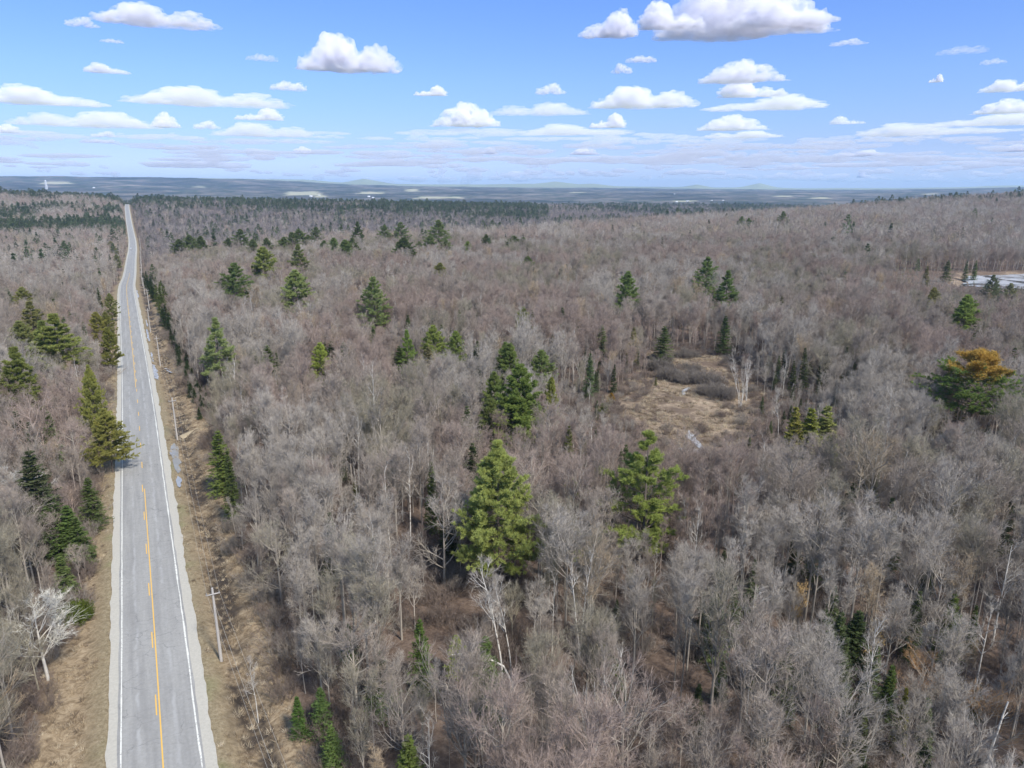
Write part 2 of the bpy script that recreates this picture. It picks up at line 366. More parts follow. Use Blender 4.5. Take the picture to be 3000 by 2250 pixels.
def fir(H=12., W=4., whorls=26, per=8, sp=14, bw=.16, base=.06, rag=.25, bl=.34):
    T = trunk_line(H, wig=.015); r = H * .012
    tb = [tubes(T, np.full((1, 1), r) * np.linspace(1, .1, T.shape[1])[None], 5, 0)]
    f = np.repeat((np.arange(whorls) + RS.uniform(-.3, .3, whorls)) / whorls, per); f = np.clip(f, 0, .98)
    a = RS.uniform(0, 6.283, len(f)); l = (1 - f) ** .85 * W / 2 * RS.uniform(1 - rag, 1 + rag * .7, len(f)) + .12
    el = np.radians(-18 + 45 * f + RS.normal(size=len(f)) * 7)
    D = np.stack([np.cos(a) * np.cos(el), np.sin(a) * np.cos(el), np.sin(el)], 1)
    p0 = np.stack([np.interp(f, np.linspace(0, 1, 9), T[0, :, 0]), np.interp(f, np.linspace(0, 1, 9), T[0, :, 1]), (base + f * (1 - base)) * H], 1)
    P1, = stretch(p0, D, l, 3, .07, .05); tb.append(tubes(P1, taper(np.full(len(l), .025), 3, .4), 3, 0))
    n = len(P1); t = RS.uniform(.08, 1, (n, sp)) * 3; i = np.minimum(t.astype(int), 2); g = (t - i)[..., None]; ar = np.arange(n)[:, None]
    c = (P1[ar, i] * (1 - g) + P1[ar, i + 1] * g).reshape(-1, 3); td = np.repeat(norm(P1[:, -1] - P1[:, 0]), sp, 0)
    sd = norm(np.cross(td, UP)) * np.sign(RS.uniform(-1, 1, (len(td), 1)))
    tl = (1 - t.ravel() / 3 * .6)[:, None] * np.repeat(np.minimum(l, 1.2), sp)[:, None] * .45 + bl * .5
    d = norm(td * .6 + sd * .9 + RS.normal(size=td.shape) * .3) * tl
    return tb, [spikes(c, d, bw, 1), spikes(np.array([[T[0, -1, 0], T[0, -1, 1], H - .3]]), np.array([[0, 0, .8]]), .1, 1)]
def brush(H=2.2, n=60, tw=9, spread=1.3, w=.02):
    a = RS.uniform(0, 6.283, n); rr = RS.uniform(0, spread, n) ** .8
    p = np.stack([np.cos(a) * rr, np.sin(a) * rr, np.zeros(n) - .1], 1); d = norm(np.stack([np.cos(a) * rr * .28, np.sin(a) * rr * .28, np.ones(n)], 1) + RS.normal(size=(n, 3)) * .18)
    P, = stretch(p, d, H * RS.uniform(.6, 1.15, n), 3, .05, .1)
    P2, L2, R2 = kids(P, np.full(n, H), np.full(n, .02), tw, .25, 1, (28, 10), (.4, .2), 2, .12, .15, .7)
    q = P2.reshape(-1, 3); q = q[RS.randint(0, len(q), n * tw * 3)]
    return [tubes(P, taper(np.full(n, w), 3, .4), 3, 0)], [tubes(P2, taper(np.full(len(P2), w * .6), 2, .5), 3, 1), spikes(q, norm(RS.normal(size=q.shape) * .4 + UP * .7) * .45, w, 1)]
def polestems(n, H, spread, leans):
    k = 9; out = []
    for i in range(n):
        t = np.linspace(0, 1, k); lx, ly = leans[i % len(leans)]; b = RS.uniform(-.25, .25, 2) * (n > 1); h = H * RS.uniform(.85, 1.05)
        out.append(np.stack([b[0] + lx * t ** 1.5 + np.cumsum(RS.normal(size=k)) * .06, b[1] + ly * t ** 1.5 + np.cumsum(RS.normal(size=k)) * .06, h * t], 1))
    out = np.array(out); out[:, 0, 2] = -.1; return out

class Proto:
    def __init__(s, name, tb, cr, tmats, color, tcolor, pname=('trunk', 'crown')):
        s.name, s.color, s.tcolor, s.pn = name, color, tcolor, pname
        s.tm = mk_mesh(name + '_' + pname[0], tb, tmats); s.cm = mk_mesh(name + '_' + pname[1], cr, tmats)
        s.full = mk_mesh(name, tb + cr, tmats)
        s.H = max(v[:, 2].max() for v, f, m in tb + cr)
MT = [M_BARK, M_TWIG]; MB = [M_BIRCH, M_TWIG]; M_BARKC = plain('pine_bark', (.15, .12, .10)); MC = [M_BARKC, M_NEEDLE]
G_GREY = (.31, .262, .226); G_PALE = (.37, .33, .292); G_RED = (.31, .242, .208); G_TAN = (.38, .295, .205); G_DARK = (.19, .155, .13); G_OLIVE = (.285, .255, .195)
BARK = (.35, .31, .268)
protos = {}
def P_(key, b, mats, col, tcol=BARK, pn=('trunk', 'crown')): protos[key] = Proto(key, b[0], b[1], mats, col, tcol, pn); return protos[key]
for i in range(5): P_('maple%d' % i, bare(RS.uniform(12.5, 15), .15, .28 + .05 * i, 17, 30 + 3 * i, (.48, .2), 8, 6, 6, .55, .015, up=.2), MT, G_GREY)
for i in range(3): P_('sapling%d' % i, bare(RS.uniform(11.5, 14.5), .085, .40, 13, 24, (.27, .12), 6, 5, 5, .5, up=.2), MT, G_GREY)
for i in range(2): P_('broad%d' % i, bare(13.5, .2, .22, 17, 50, (.55, .28), 8, 6, 5, .6), MT, G_PALE)
for i in range(3): P_('birch%d' % i, bare(15, .11, .45, 9, 32, (.26, .14), 5, 5, 5, .5, lean=[(1.5, 0), (-2, .5), (.3, .3)][i]), MB, G_PALE, (1, 1, 1))
P_('birchfork0', bare(15.5, .15, .55, 7, 25, (.22, .12), 4, 4, 4, .5, stems=polestems(2, 15.5, 1, [(-1.3, 0), (1.2, .3)])), MB, G_PALE, (1, 1, 1))
P_('birchfork1', bare(13.5, .17, .4, 6, 30, (.34, .2), 4, 3, 3, .5, stems=polestems(4, 13, 1, [(-2.6, 0), (-.2, .4), (.9, 0), (3.0, -.3)])), MB, G_PALE, (1, 1, 1))
P_('birchclump0', bare(12, .07, .55, 6, 25, (.2, .1), 4, 4, 4, .45, stems=polestems(6, 11.5, 1, [(-2.8, 0), (-1.8, .6), (-.8, 0), (.3, .3), (1.2, 0), (2.2, .4)])), MB, G_GREY, (1, 1, 1))
P_('birchclump1', bare(12, .07, .55, 6, 25, (.2, .1), 4, 4, 4, .45, stems=polestems(4, 11.5, 1, [(2.6, 0), (3.4, .6), (1.8, 0), (4.2, .3)])), MB, G_GREY, (1, 1, 1))
P_('whitebroad', bare(13, .2, .25, 15, 42, (.52, .28), 8, 6, 5, .6, .022), MT, (.48, .45, .41), (.52, .49, .45))
P_('snag', (lambda S: ([tubes(S, np.full((1, 1), .14) * np.linspace(1, .45, 9)[None], 6, 0)], [tubes(kids(S, np.full(1, 10.), np.full(1, .1), 5, .5, .95, (60, 10), (.1, .08), 2)[0], np.full((5, 3), .025), 3, 0)]))(trunk_line(11, (.9, 0))), MB, G_PALE, (1, 1, 1))
P_('pineA', pine(22, 15, .22, 26, 6, 12, 5, 17, .38, .075, hole=.05, shape=1.15, flat=.35), MC, (.15, .19, .06), (.16, .13, .11))
P_('pineB', pine(21, 14.5, .14, 19, 5, 11, 5, 14, .40, .075, hole=.28, shape=1.1, side=(0.2, .5, .55)), MC, (.17, .22, .06), (.16, .13, .11))
P_('pineC', pine(21, 12, .25, 19, 5, 10, 4, 11, bw=.10, hole=.08, shape=1.5, flat=.2), MC, (.10, .15, .055), (.16, .13, .11))
P_('pineD', pine(20, 10, .25, 20, 5, 9, 4, 11, bw=.10, hole=.1, shape=1.1, flat=.3), MC, (.09, .14, .05), (.16, .13, .11))
P_('pineE', pine(17, 9, .15, 18, 6, 9, 4, 10, .42, .11, hole=.04, shape=1.9), MC, (.12, .17, .05), (.16, .13, .11))
P_('pineLow', pine(22, 18, .42, 13, 7, 12, 4, 13, bw=.11, hole=.08, shape=1.9, flat=.2), MC, (.09, .14, .04), (.16, .13, .11))
for i in range(3): P_('fir%d' % i, fir(12, [3.4, 4.4, 2.6][i], 28, 8, 14, rag=[.2, .35, .25][i]), MC, (.045, .075, .022), (.12, .10, .09))
P_('cedar', fir(8, 3.6, 22, 9, 14, .2, .02, .3), MC, (.13, .15, .035), (.14, .11, .09))
P_('roundbush', (lambda n: ([tubes(np.array([[[0, 0, 0], [0, 0, 1.5], [0, 0, 2.4]]], float), np.full((1, 3), .07), 5, 0)], [spikes((lambda u: u * np.array([1.9, 1.9, 1.45]) * RS.uniform(.35, 1.0, (n, 1)) ** .5 * (1 + .18 * np.sin(u[:, :1] * 7) * np.cos(u[:, 1:2] * 6)) + np.array([0, 0, 1.35]))(norm(RS.normal(size=(n, 3)))), norm(RS.normal(size=(n, 3)) + UP * .9) * .34, .09, 1)]))(5200), MC, (.12, .16, .03), (.14, .11, .09))
for i in range(2): P_('brush%d' % i, brush(2.4, 50, 8, 1.5), MT, G_DARK, (.16, .13, .12), ('stems', 'twigs'))
P_('oakleaf', (lambda b: (b[0], b[1] + [(lambda q: spikes(q, RS.normal(size=q.shape) * .12, .14, 1))(b[1][1][0][RS.randint(0, len(b[1][1][0]), 2600)])]))(bare(9, .1, .3, 12, 45, (.4, .2), 5, 5, 3)), MT, (.46, .32, .15))
for i in range(4): P_('zfar%d' % i, bare_lod(RS.uniform(12, 15)), MT, G_GREY)
P_('zpine0', pine(19, 9, .25, 10, 5, 3, 2, 3, .8, .45, hole=.15, shape=1.4), MC, (.08, .12, .05)); P_('zpine1', pine(17, 7, .2, 10, 5, 3, 2, 3, .8, .45, hole=.1, shape=.9), MC, (.07, .11, .045))
P_('zfir', fir(12, 4, 14, 6, 5, .5), MC, (.04, .065, .03))

# ------------------------------------------------------------------ ground sheet
NR, NF, NB = 560, 620, 50
rr_ = np.concatenate([[0.5], np.geomspace(12, 26000, NR)])
th = np.concatenate([np.linspace(-46, 46, NF), np.linspace(46, 314, NB + 2)[1:-1]]); th = np.radians(th); NTH = len(th)
GX = rr_[:, None] * np.sin(th)[None]; GY = rr_[:, None] * np.cos(th)[None]
GZ = ground(GX, GY)
ii = np.arange(len(rr_) * NTH).reshape(len(rr_), NTH)
a = ii[:-1]; b = ii[1:]
gf = np.stack([a, b, np.roll(b, -1, 1), np.roll(a, -1, 1)], -1).reshape(-1, 4)
PDIST = pdist(GX.ravel(), GY.ravel(), POND).reshape(GX.shape); GR = np.hypot(GX, GY); BLAT = road_lat(GX, GY); BDIST = pdist(GX.ravel(), GY.ravel(), BOG).reshape(GX.shape)
def left_edge(y): return -8.2 - 2.0 * (fbm(y / 11., y * 0, 41, 2) - .5) * 2 - 2.5 * np.exp(-((y - 62) / 16.) ** 2) + 2.2 * sstep(250, 500, y)
def right_edge(y): return 12.6 + 2.0 * (fbm(y / 9., y * 0, 42, 2) - .5) * 2 - 3.5 * sstep(450, 700, y) + 2. * np.exp(-((y - 152) / 9.) ** 2)
verge = sstep(-1.2, .8, BLAT - left_edge(GY)) * sstep(-1.2, .8, right_edge(GY) - BLAT) * (GY < 2300)
bog = 1 - sstep(-3, 3, BDIST + (fbm(GX / 5, GY / 5, 77, 3) - .5) * 22)
bog = np.maximum(bog, (1 - sstep(4, 10, PDIST + (fbm(GX / 6, GY / 6, 78, 2) - .5) * 8)) * .9)
FIELDS = [(122,395,76,5),(655,418,84,8),(692,424,26,4),(800,417,64,4),(950,427,112,4),(888,411,30,5),(1480,434,56,2),(1690,424,44,2),(1772,428,48,2),(430,404,30,3),(1250,416,40,2),(2010,419,36,2)]
field = np.zeros(GX.shape)
for x_, y__, w_, h_ in FIELDS:
    q = [at((x_ + sx * w_ / 2) * K, (y__ + sy * h_ / 2) * K) for sx, sy in ((-1, 1), (1, 1), (.8, -1), (-.7, -1))]
    dd = math.hypot(*q[0]); field = np.maximum(field, 1 - sstep(-.004 * dd, .003 * dd, pdist(GX.ravel(), GY.ravel(), q).reshape(GX.shape) + (fbm(GX / 60, GY / 60, 6, 2) - .5) * .012 * dd))
field *= GR > 2500
def ground_mat():
    m, nt, bs = mat('ground_cover'); P = geopos(nt)
    mp = nt.nodes.new('ShaderNodeMapping'); nt.links.new(P, mp.inputs[0])
    litter = ramp(nt, noise(nt, 1.6, 6, P, .75), [(.25, (.055, .040, .032)), (.45, (.112, .085, .067)), (.6, (.165, .13, .104)), (.75, (.26, .21, .165))])
    litter = mixc(nt, 1.0, litter, ramp(nt, noise(nt, .05, 3, P), [(.3, (.85, .8, .78)), (.7, (1.2, 1.1, 1.05))]), 'MULTIPLY')
    straw = ramp(nt, noise(nt, .8, 6, P, .8, 1.5), [(.30, (.07, .05, .035)), (.43, (.20, .145, .09)), (.55, (.31, .235, .15)), (.7, (.42, .335, .23))])
    lat = attr(nt, 'lat'); wet = nd(nt, 'ShaderNodeMapRange'); wob = math_(nt, 'MULTIPLY_ADD', noise(nt, .35, 3, P), 5.0)
    nt.nodes[-1].inputs[2].default_value = -2.5
    d8 = math_(nt, 'ABSOLUTE', math_(nt, 'SUBTRACT', math_(nt, 'ADD', lat, wob), 8.4))
    wetm = ramp(nt, math_(nt, 'DIVIDE', d8, 4.0), [(.2, 1.0), (.6, 0.0)])
    wetm = math_(nt, 'MULTIPLY', wetm, ramp(nt, noise(nt, .14, 5, P, .7), [(.40, 0.1), (.52, 1.0)]))
    vg = mixc(nt, wetm, straw, (.06, .047, .037))
    near = ramp(nt, math_(nt, 'DIVIDE', math_(nt, 'ABSOLUTE', lat), 10.0), [(.50, 1.0), (.72, 0.0)])
    grass = ramp(nt, noise(nt, 2.5, 5, P, .8), [(.3, (.13, .10, .06)), (.5, (.25, .20, .125)), (.7, (.36, .30, .20))])
    grass = mixc(nt, ramp(nt, noise(nt, .16, 2, P), [(.55, 0.0), (.75, .5)]), grass, (.17, .19, .08))
    vg = mixc(nt, near, vg, grass)
    bogc = ramp(nt, noise(nt, .45, 7, P, .78, 2.5), [(.32, (.09, .062, .045)), (.44, (.21, .155, .105)), (.56, (.33, .25, .175)), (.72, (.45, .365, .27))])
    bogc = mixc(nt, ramp(nt, noise(nt, .10, 4, P, .65), [(.46, 0.0), (.58, .9)]), bogc, (.12, .085, .062))
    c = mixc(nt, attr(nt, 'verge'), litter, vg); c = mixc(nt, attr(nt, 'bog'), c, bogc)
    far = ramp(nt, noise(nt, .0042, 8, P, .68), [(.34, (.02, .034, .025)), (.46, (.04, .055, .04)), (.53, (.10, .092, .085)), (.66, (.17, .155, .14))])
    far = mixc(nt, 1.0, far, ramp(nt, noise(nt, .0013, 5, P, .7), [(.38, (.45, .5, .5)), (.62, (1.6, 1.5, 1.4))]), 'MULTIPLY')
    far = mixc(nt, attr(nt, 'sunlit'), far, (.30, .33, .19))  # sunlight on the farthest hills is put into their colour
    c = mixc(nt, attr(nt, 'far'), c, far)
    fc = ramp(nt, noise(nt, .008, 2, P), [(.35, (.32, .32, .20)), (.6, (.42, .385, .27))])
    c = mixc(nt, attr(nt, 'field'), c, fc); nt.links.new(c, bs.inputs['Base Color'])
    bp = nt.nodes.new('ShaderNodeBump'); bp.inputs['Strength'].default_value = .6; bp.inputs['Distance'].default_value = .25
    nt.links.new(noise(nt, 1.2, 6, P, .8, 1.0), bp.inputs['Height']); nt.links.new(bp.outputs[0], bs.inputs['Normal'])
    return m
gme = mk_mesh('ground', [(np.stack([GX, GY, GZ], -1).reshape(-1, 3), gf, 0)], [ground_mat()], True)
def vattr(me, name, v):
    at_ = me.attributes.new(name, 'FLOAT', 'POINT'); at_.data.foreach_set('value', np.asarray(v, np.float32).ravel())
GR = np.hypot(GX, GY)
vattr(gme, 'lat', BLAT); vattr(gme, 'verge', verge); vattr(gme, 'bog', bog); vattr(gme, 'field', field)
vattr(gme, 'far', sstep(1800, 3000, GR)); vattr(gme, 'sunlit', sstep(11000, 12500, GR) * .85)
struct('ground', gme)

# ------------------------------------------------------------------ road
def strip(l0, l1, y0, y1, dz, step=2.0, jit=(0, 0), seed=1, sub=1):
    ys = np.arange(y0, y1 + step, step); n = len(ys); xr = np.interp(ys, RY, RX); zr = np.interp(ys, RY, RZ)
    a0 = l0 + (fbm(ys / 2.3, ys * 0, seed, 4) - .5) * jit[0] * 2; a1 = l1 + (fbm(ys / 2.3, ys * 0, seed + 5, 4) - .5) * jit[1] * 2
    V = []; 
    for f in np.linspace(0, 1, sub + 1):
        l = a0 + (a1 - a0) * f; V.append(np.stack([xr + l * CT, ys + l * .465, zr + dz - .02 * np.abs(l) * .4], 1))
    V = np.stack(V, 1); k = sub + 1; idx = np.arange(n * k).reshape(n, k)
    f = np.stack([idx[:-1, :-1], idx[:-1, 1:], idx[1:, 1:], idx[1:, :-1]], -1).reshape(-1, 4)
    return V.reshape(-1, 3), f, 0
def asphalt():
    m, nt, b = mat('old_asphalt'); tc = geopos(nt)
    vm = nt.nodes.new('ShaderNodeMapping'); vm.vector_type = 'POINT'; vm.inputs['Rotation'].default_value = (0, 0, -math.atan(.525)); nt.links.new(tc, vm.inputs[0])
    st = nt.nodes.new('ShaderNodeMapping'); st.inputs['Scale'].default_value = (1, .06, 1); nt.links.new(vm.outputs[0], st.inputs[0])
    base = ramp(nt, noise(nt, 3, 5, tc, .7), [(.3, (.255, .248, .235)), (.7, (.31, .302, .288))])
    lon = ramp(nt, noise(nt, 1.3, 3, st.outputs[0], .6), [(.35, (.9, .9, .91)), (.65, (1.1, 1.1, 1.1))])
    base = mixc(nt, 1.0, base, lon, 'MULTIPLY')
    sep = nt.nodes.new('ShaderNodeSeparateXYZ'); lat = attr(nt, 'lat')
    for c0, w, s in ((-1.75, .12, .55), (1.55, .14, .5)):
        d = math_(nt, 'ABSOLUTE', math_(nt, 'ADD', math_(nt, 'SUBTRACT', lat, c0), math_(nt, 'MULTIPLY', math_(nt, 'SUBTRACT', noise(nt, .5, 3, tc), .5), .7)))
        k = math_(nt, 'MULTIPLY', ramp(nt, math_(nt, 'DIVIDE', d, w * 3), [(.1, 1.0), (.7, 0.0)]), ramp(nt, noise(nt, .25, 3, tc), [(.4, 0.0), (.6, s)]))
        base = mixc(nt, k, base, (.40, .395, .39))
    vo = nt.nodes.new('ShaderNodeTexVoronoi'); vo.feature = 'DISTANCE_TO_EDGE'; vo.inputs['Scale'].default_value = .33
    wp = nt.nodes.new('ShaderNodeMix'); wp.data_type = 'VECTOR'; wp.inputs[0].default_value = .22
    nz = nd(nt, 'ShaderNodeTexNoise'); nz.inputs['Scale'].default_value = .8; nz.inputs['Detail'].default_value = 4; nt.links.new(tc, nz.inputs[0])
    st2 = nt.nodes.new('ShaderNodeMapping'); st2.inputs['Scale'].default_value = (.7, 1.3, 1); nt.links.new(vm.outputs[0], st2.inputs[0])
    nt.links.new(st2.outputs[0], wp.inputs[4]); sc_ = nt.nodes.new('ShaderNodeVectorMath'); sc_.operation = 'SCALE'; sc_.inputs[3].default_value = 9
    nt.links.new(nz.outputs[1], sc_.inputs[0]); ad = nt.nodes.new('ShaderNodeVectorMath'); nt.links.new(sc_.outputs[0], ad.inputs[0]); nt.links.new(st2.outputs[0], ad.inputs[1]); nt.links.new(ad.outputs[0], wp.inputs[5])
    nt.links.new(wp.outputs[1], vo.inputs[0])
    ck = math_(nt, 'MULTIPLY', ramp(nt, vo.outputs[0], [(0, 1.0), (.022, 0.0)]), ramp(nt, noise(nt, .3, 2, tc), [(.4, 0.05), (.65, .6)]))
    base = mixc(nt, ck, base, (.10, .10, .105))
    nt.links.new(base, b.inputs['Base Color']); b.inputs['Roughness'].default_value = .75; return m
rb = strip(-3.65, 3.65, -60, 1900, .0, 2, (.10, .12), 3, 8)
rme = mk_mesh('road', [rb], [asphalt()]); vattr(rme, 'lat', np.tile(np.linspace(-3.65, 3.65, 9), len(rb[0]) // 9)); struct('road', rme)
M_GRAV = plain('pale_gravel', (.42, .395, .345), .9, .1, .2, 4)
struct('gravel_shoulder', mk_mesh('gravel_shoulder', [strip(-4.6, -3.45, -60, 1900, -.012, .4, (.22, 0), 21), strip(3.45, 4.75, -60, 1900, -.012, .4, (0, .3), 31)], [M_GRAV]))
def paint(name, c, worn):
    m, nt, b = mat(name); n = noise(nt, 3.5, 5, geopos(nt), .75)
    nt.links.new(mixc(nt, ramp(nt, n, [(worn, 0.0), (worn + .08, 1.0)]), (.29, .285, .28), c), b.inputs['Base Color']); return m
M_WHITE = paint('white_road_paint', (.66, .65, .60), .38); M_YEL = paint('yellow_road_paint', (.72, .43, .09), .30)
def shifted(bl, dz): bl[0][:, 2] += dz; return bl
struct('edge_line', mk_mesh('edge_line', [strip(-3.41, -3.28, -60, 1850, .014, 1, (.03, .03), 3), strip(3.28, 3.43, -60, 1850, .014, 1, (.07, .09), 9)], [M_WHITE]))
yb = [strip(.09, .21, -60, 116, .014), strip(-.21, -.09, 184, 560, .014)]
y = -58.
while y < 700:
    d0 = y + 3.0 * CT
    if y < 116: yb.append(strip(-.21, -.09, y, d0, .014, 1))
    elif y < 184: yb.append(strip(-.06, .06, y, d0, .014, 1))
    elif y < 560: yb.append(strip(.09, .21, y, d0, .014, 1))
    y += 12.2 * CT
struct('centre_line', mk_mesh('centre_line', yb, [M_YEL]))
# sandy farm track crossing the verge, and puddles / old snow in the ditch
def blob(poly, dz=.03, z=None, jit=.0, n=5, seed=0):
    """flat ragged polygon patch laid on the ground"""
    pts = []
    for i in range(len(poly)):
        a_, b_ = np.array(poly[i]), np.array(poly[(i + 1) % len(poly)]); L = np.linalg.norm(b_ - a_)
        for f in np.arange(n) / n:
            q = a_ * (1 - f) + b_ * f; pts.append(q + (RS.rand(2) - .5) * jit * L)
    pts = np.array(pts); c = pts.mean(0); zz = (ground(pts[:, 0], pts[:, 1]) if z is None else np.full(len(pts), z)) + dz
    cz = (float(ground(c[0], c[1])) if z is None else z) + dz
    V = np.vstack([np.column_stack([pts, zz]), [[c[0], c[1], cz]]]); k = len(pts)
    return V, np.array([(i, (i + 1) % k, k) for i in range(k)]), 0
def water_mat(name, c, rough):
    m, nt, b = mat(name); b.inputs['Roughness'].default_value = rough; b.inputs['Specular IOR Level'].default_value = .6; b.inputs['IOR'].default_value = 1.5
    n = noise(nt, .6, 4, geopos(nt)); nt.links.new(mixc(nt, n, c, tuple(x * 1.5 for x in c)), b.inputs['Base Color'])
    bp = nt.nodes.new('ShaderNodeBump'); bp.inputs['Strength'].default_value = .08; nt.links.new(noise(nt, 3, 3, geopos(nt)), bp.inputs['Height']); nt.links.new(bp.outputs[0], b.inputs['Normal']); return m
M_WATER = water_mat('still_water', (.05, .052, .055), .05)
def snow_mat():
    m, nt, b = mat('old_ice'); b.inputs['Roughness'].default_value = .35
    nt.links.new(ramp(nt, noise(nt, 1.5, 5, geopos(nt), .7), [(.38, (.14, .12, .10)), (.50, (.36, .36, .37)), (.68, (.58, .59, .62))]), b.inputs['Base Color']); return m
M_ICE = snow_mat()
def RL(lat, y):   # world xy of a point lat metres right of the centre line at road row y
    return (float(np.interp(y, RY, RX)) + lat * CT, y + lat * .465)
def ribbon(lat0, y0, lat1, y1, w, n=8, seed=0):
    rs = np.random.RandomState(seed); t = np.linspace(0, 1, n); L = lat0 + (lat1 - lat0) * t + rs.normal(size=n) * w * .10; ww = w * rs.uniform(.45, .95, n); ww[0] = ww[-1] = .1
    Yv = y0 + (y1 - y0) * t
    A = [RL(l - k / 2, q) for l, k, q in zip(L, ww, Yv)]; B = [RL(l + k / 2, q) for l, k, q in zip(L, ww, Yv)]
    P = np.array(A + B); z = ground(P[:, 0], P[:, 1]).max() if abs(y1 - y0) < 14 else ground(P[:, 0], P[:, 1])
    V = np.column_stack([P, np.zeros(len(P)) + z + .10]); return V, np.array([(i, n + i, n + i + 1, i + 1) for i in range(n - 1)]), 0
def patch(name, bl, m, label, cat, group=None): return tag(link(name, mk_mesh(name, bl, [m])), label, cat, group)
def lat_of(px, py):
    x, y_ = at(px, py); l = float(road_lat(x, y_)); return l, y_ - l * .465
M_PUD = water_mat('ditch_water', (.25, .25, .255), .12)
def pud(name, s0, s1, w, m, label, cat, n, seed, grp):
    l0, a0 = lat_of(s0[0] * KS, s0[1] * KS); l1, a1 = lat_of(s1[0] * KS, s1[1] * KS)
    patch(name, [ribbon(l0, a0, l1, a1, w, n, seed)], m, label, cat, grp)
pud('puddle', (522, 1388), (510, 1300), 1.7, M_PUD, 'long narrow puddle in the ditch beside the road, largest of the roadside water', 'puddle', 9, 4, 'water standing in the ditch')
pud('puddle', (527, 1432), (524, 1398), 1.1, M_PUD, 'small puddle just in front of the long ditch puddle', 'puddle', 7, 9, 'water standing in the ditch')
for s0, s1, w, lb, n, sd in (((461,1113),(448,1068),1.5,'widest white ice patch in the ditch, nearest to the camera',12,1),((449,1062),(443,1033),.6,'thin broken white ice streak behind the widest ditch ice patch',9,2),
    ((437,1002),(430,965),1.0,'wavy white ice streak in the ditch beside a utility pole',11,3),((433,958),(424,934),.9,'short white ice patch in the ditch below the road crest',7,5),
    ((405,873),(399,850),1.4,'white ice patch at the ditch right where the road starts to dip',7,6),((505,1095),(488,1091),.6,'small white ice sliver on the brown bank beside dark hemlocks',6,7),((498,1084),(482,1083),.5,'thin curved ice sliver on the brown bank behind the other sliver',6,8)):
    pud('ice_patch', s0, s1, w, M_ICE, lb, 'ice patch', n, sd, 'old ice beside the road')
tr = [RL(7.5, 143.5), RL(9.5, 144), RL(12, 145.5), RL(15.5, 148.5), RL(16.5, 148.2), RL(14, 145.2), RL(11, 143), RL(8, 142)]
tr2 = [RL(8, 151.5), RL(10, 152.3), RL(13, 154.3), RL(15, 156.2), RL(15, 155.6), RL(12, 153), RL(10, 151.6)]
M_SAND = plain('bleached_sand', (.36, .29, .195), .9, .1, .3, 2)
struct('sand_track', mk_mesh('sand_track', [blob(tr, .05, jit=.07, n=6), blob(tr2, .05, jit=.08, n=6)], [M_SAND]))
# pond and bog water
pz = float(ground(*POND[2])) ; pz = min(float(ground(x_, y_)) for x_, y_ in POND) 
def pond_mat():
    m, nt, b = mat('pond_ice_and_sheen'); b.inputs['Specular IOR Level'].default_value = .6; P = geopos(nt); n = noise(nt, .07, 4, P, .6, .8)
    nt.links.new(ramp(nt, n, [(.38, (.05, .055, .06)), (.47, (.48, .50, .54)), (.7, (.70, .71, .74))]), b.inputs['Base Color']); nt.links.new(ramp(nt, n, [(.40, .03), (.60, .18)]), b.inputs['Roughness']); return m  # pale tones paint a bright sky reflection into the colour, with some ice
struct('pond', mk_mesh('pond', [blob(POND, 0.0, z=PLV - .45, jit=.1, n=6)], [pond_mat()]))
def bogpoly(pts): return [at(a_ * KS, b_ * KS) for a_, b_ in pts]
BW = [[(1996,1152),(2006,1143),(2018,1139),(2024,1142),(2012,1150),(2002,1158),(2008,1162),(2000,1163)],
      [(2017,1258),(2023,1266),(2034,1272),(2046,1292),(2062,1312),(2052,1318),(2036,1300),(2018,1284),(2006,1276),(2014,1270)],
      [(1985,1317),(2000,1314),(2030,1318),(2064,1316),(2066,1326),(2040,1328),(2000,1326)],[(2108,1127),(2116,1125),(2125,1130),(2122,1135),(2110,1133)]]
BL = ['small crooked ice-covered pool in the middle of the tan bog', 'winding icy stream at the near end of the tan bog', 'flat icy pool at the foot of the bog behind a large pine', 'tiny white pool among dark shrubs at the far right of the bog']
for pts, lb in zip(BW, BL): patch('icy_pool', [blob(bogpoly(pts), .22, jit=.12, n=3)], M_ICE, lb, 'frozen pool', 'frozen pools in the bog')

# ------------------------------------------------------------------ placing things
USED = []                                   # keep-out discs for the random forest
INST = []
def put(key, x, y, H=None, Wf=1.0, rz=None, color=None, name=None, label=None, cat='tree', group=None, sink=.15, tilt=(0, 0), keep=None):
    p = protos[key]; s = (H / p.H) if H else 1.0
    o = bpy.data.objects.new(name or 'bare_tree', None); COL.objects.link(o); o.empty_display_size = .5
    o.location = (x, y, float(ground(x, y)) - sink); o.rotation_euler = (tilt[0], tilt[1], RS.uniform(0, 6.28) if rz is None else rz); o.scale = (s * Wf, s * Wf, s)
    t = link(p.pn[0], p.tm, o); t.color = (*p.tcolor, 1); c = link(p.pn[1], p.cm, o); c.color = (*(color or p.color), 1)
    tag(o, label, cat, group)
    u, v, d = project(x, y, o.location.z + (H or p.H) * .7)
    INST.append([o, u, v, d, key, label, color or p.color]); USED.append((x, y, keep if keep is not None else 1.2))
    return o
def top(xd, yd, H): return at(xd * K, yd * K, H)
def tone(c, f): return tuple(min(.9, a_ * f) for a_ in c)
LM = []                                     # landmarks for the wording of labels
def lm(xd, yd, phrase): LM.append((xd * K, yd * K, phrase))
EVG = 'evergreens standing out of the bare forest'
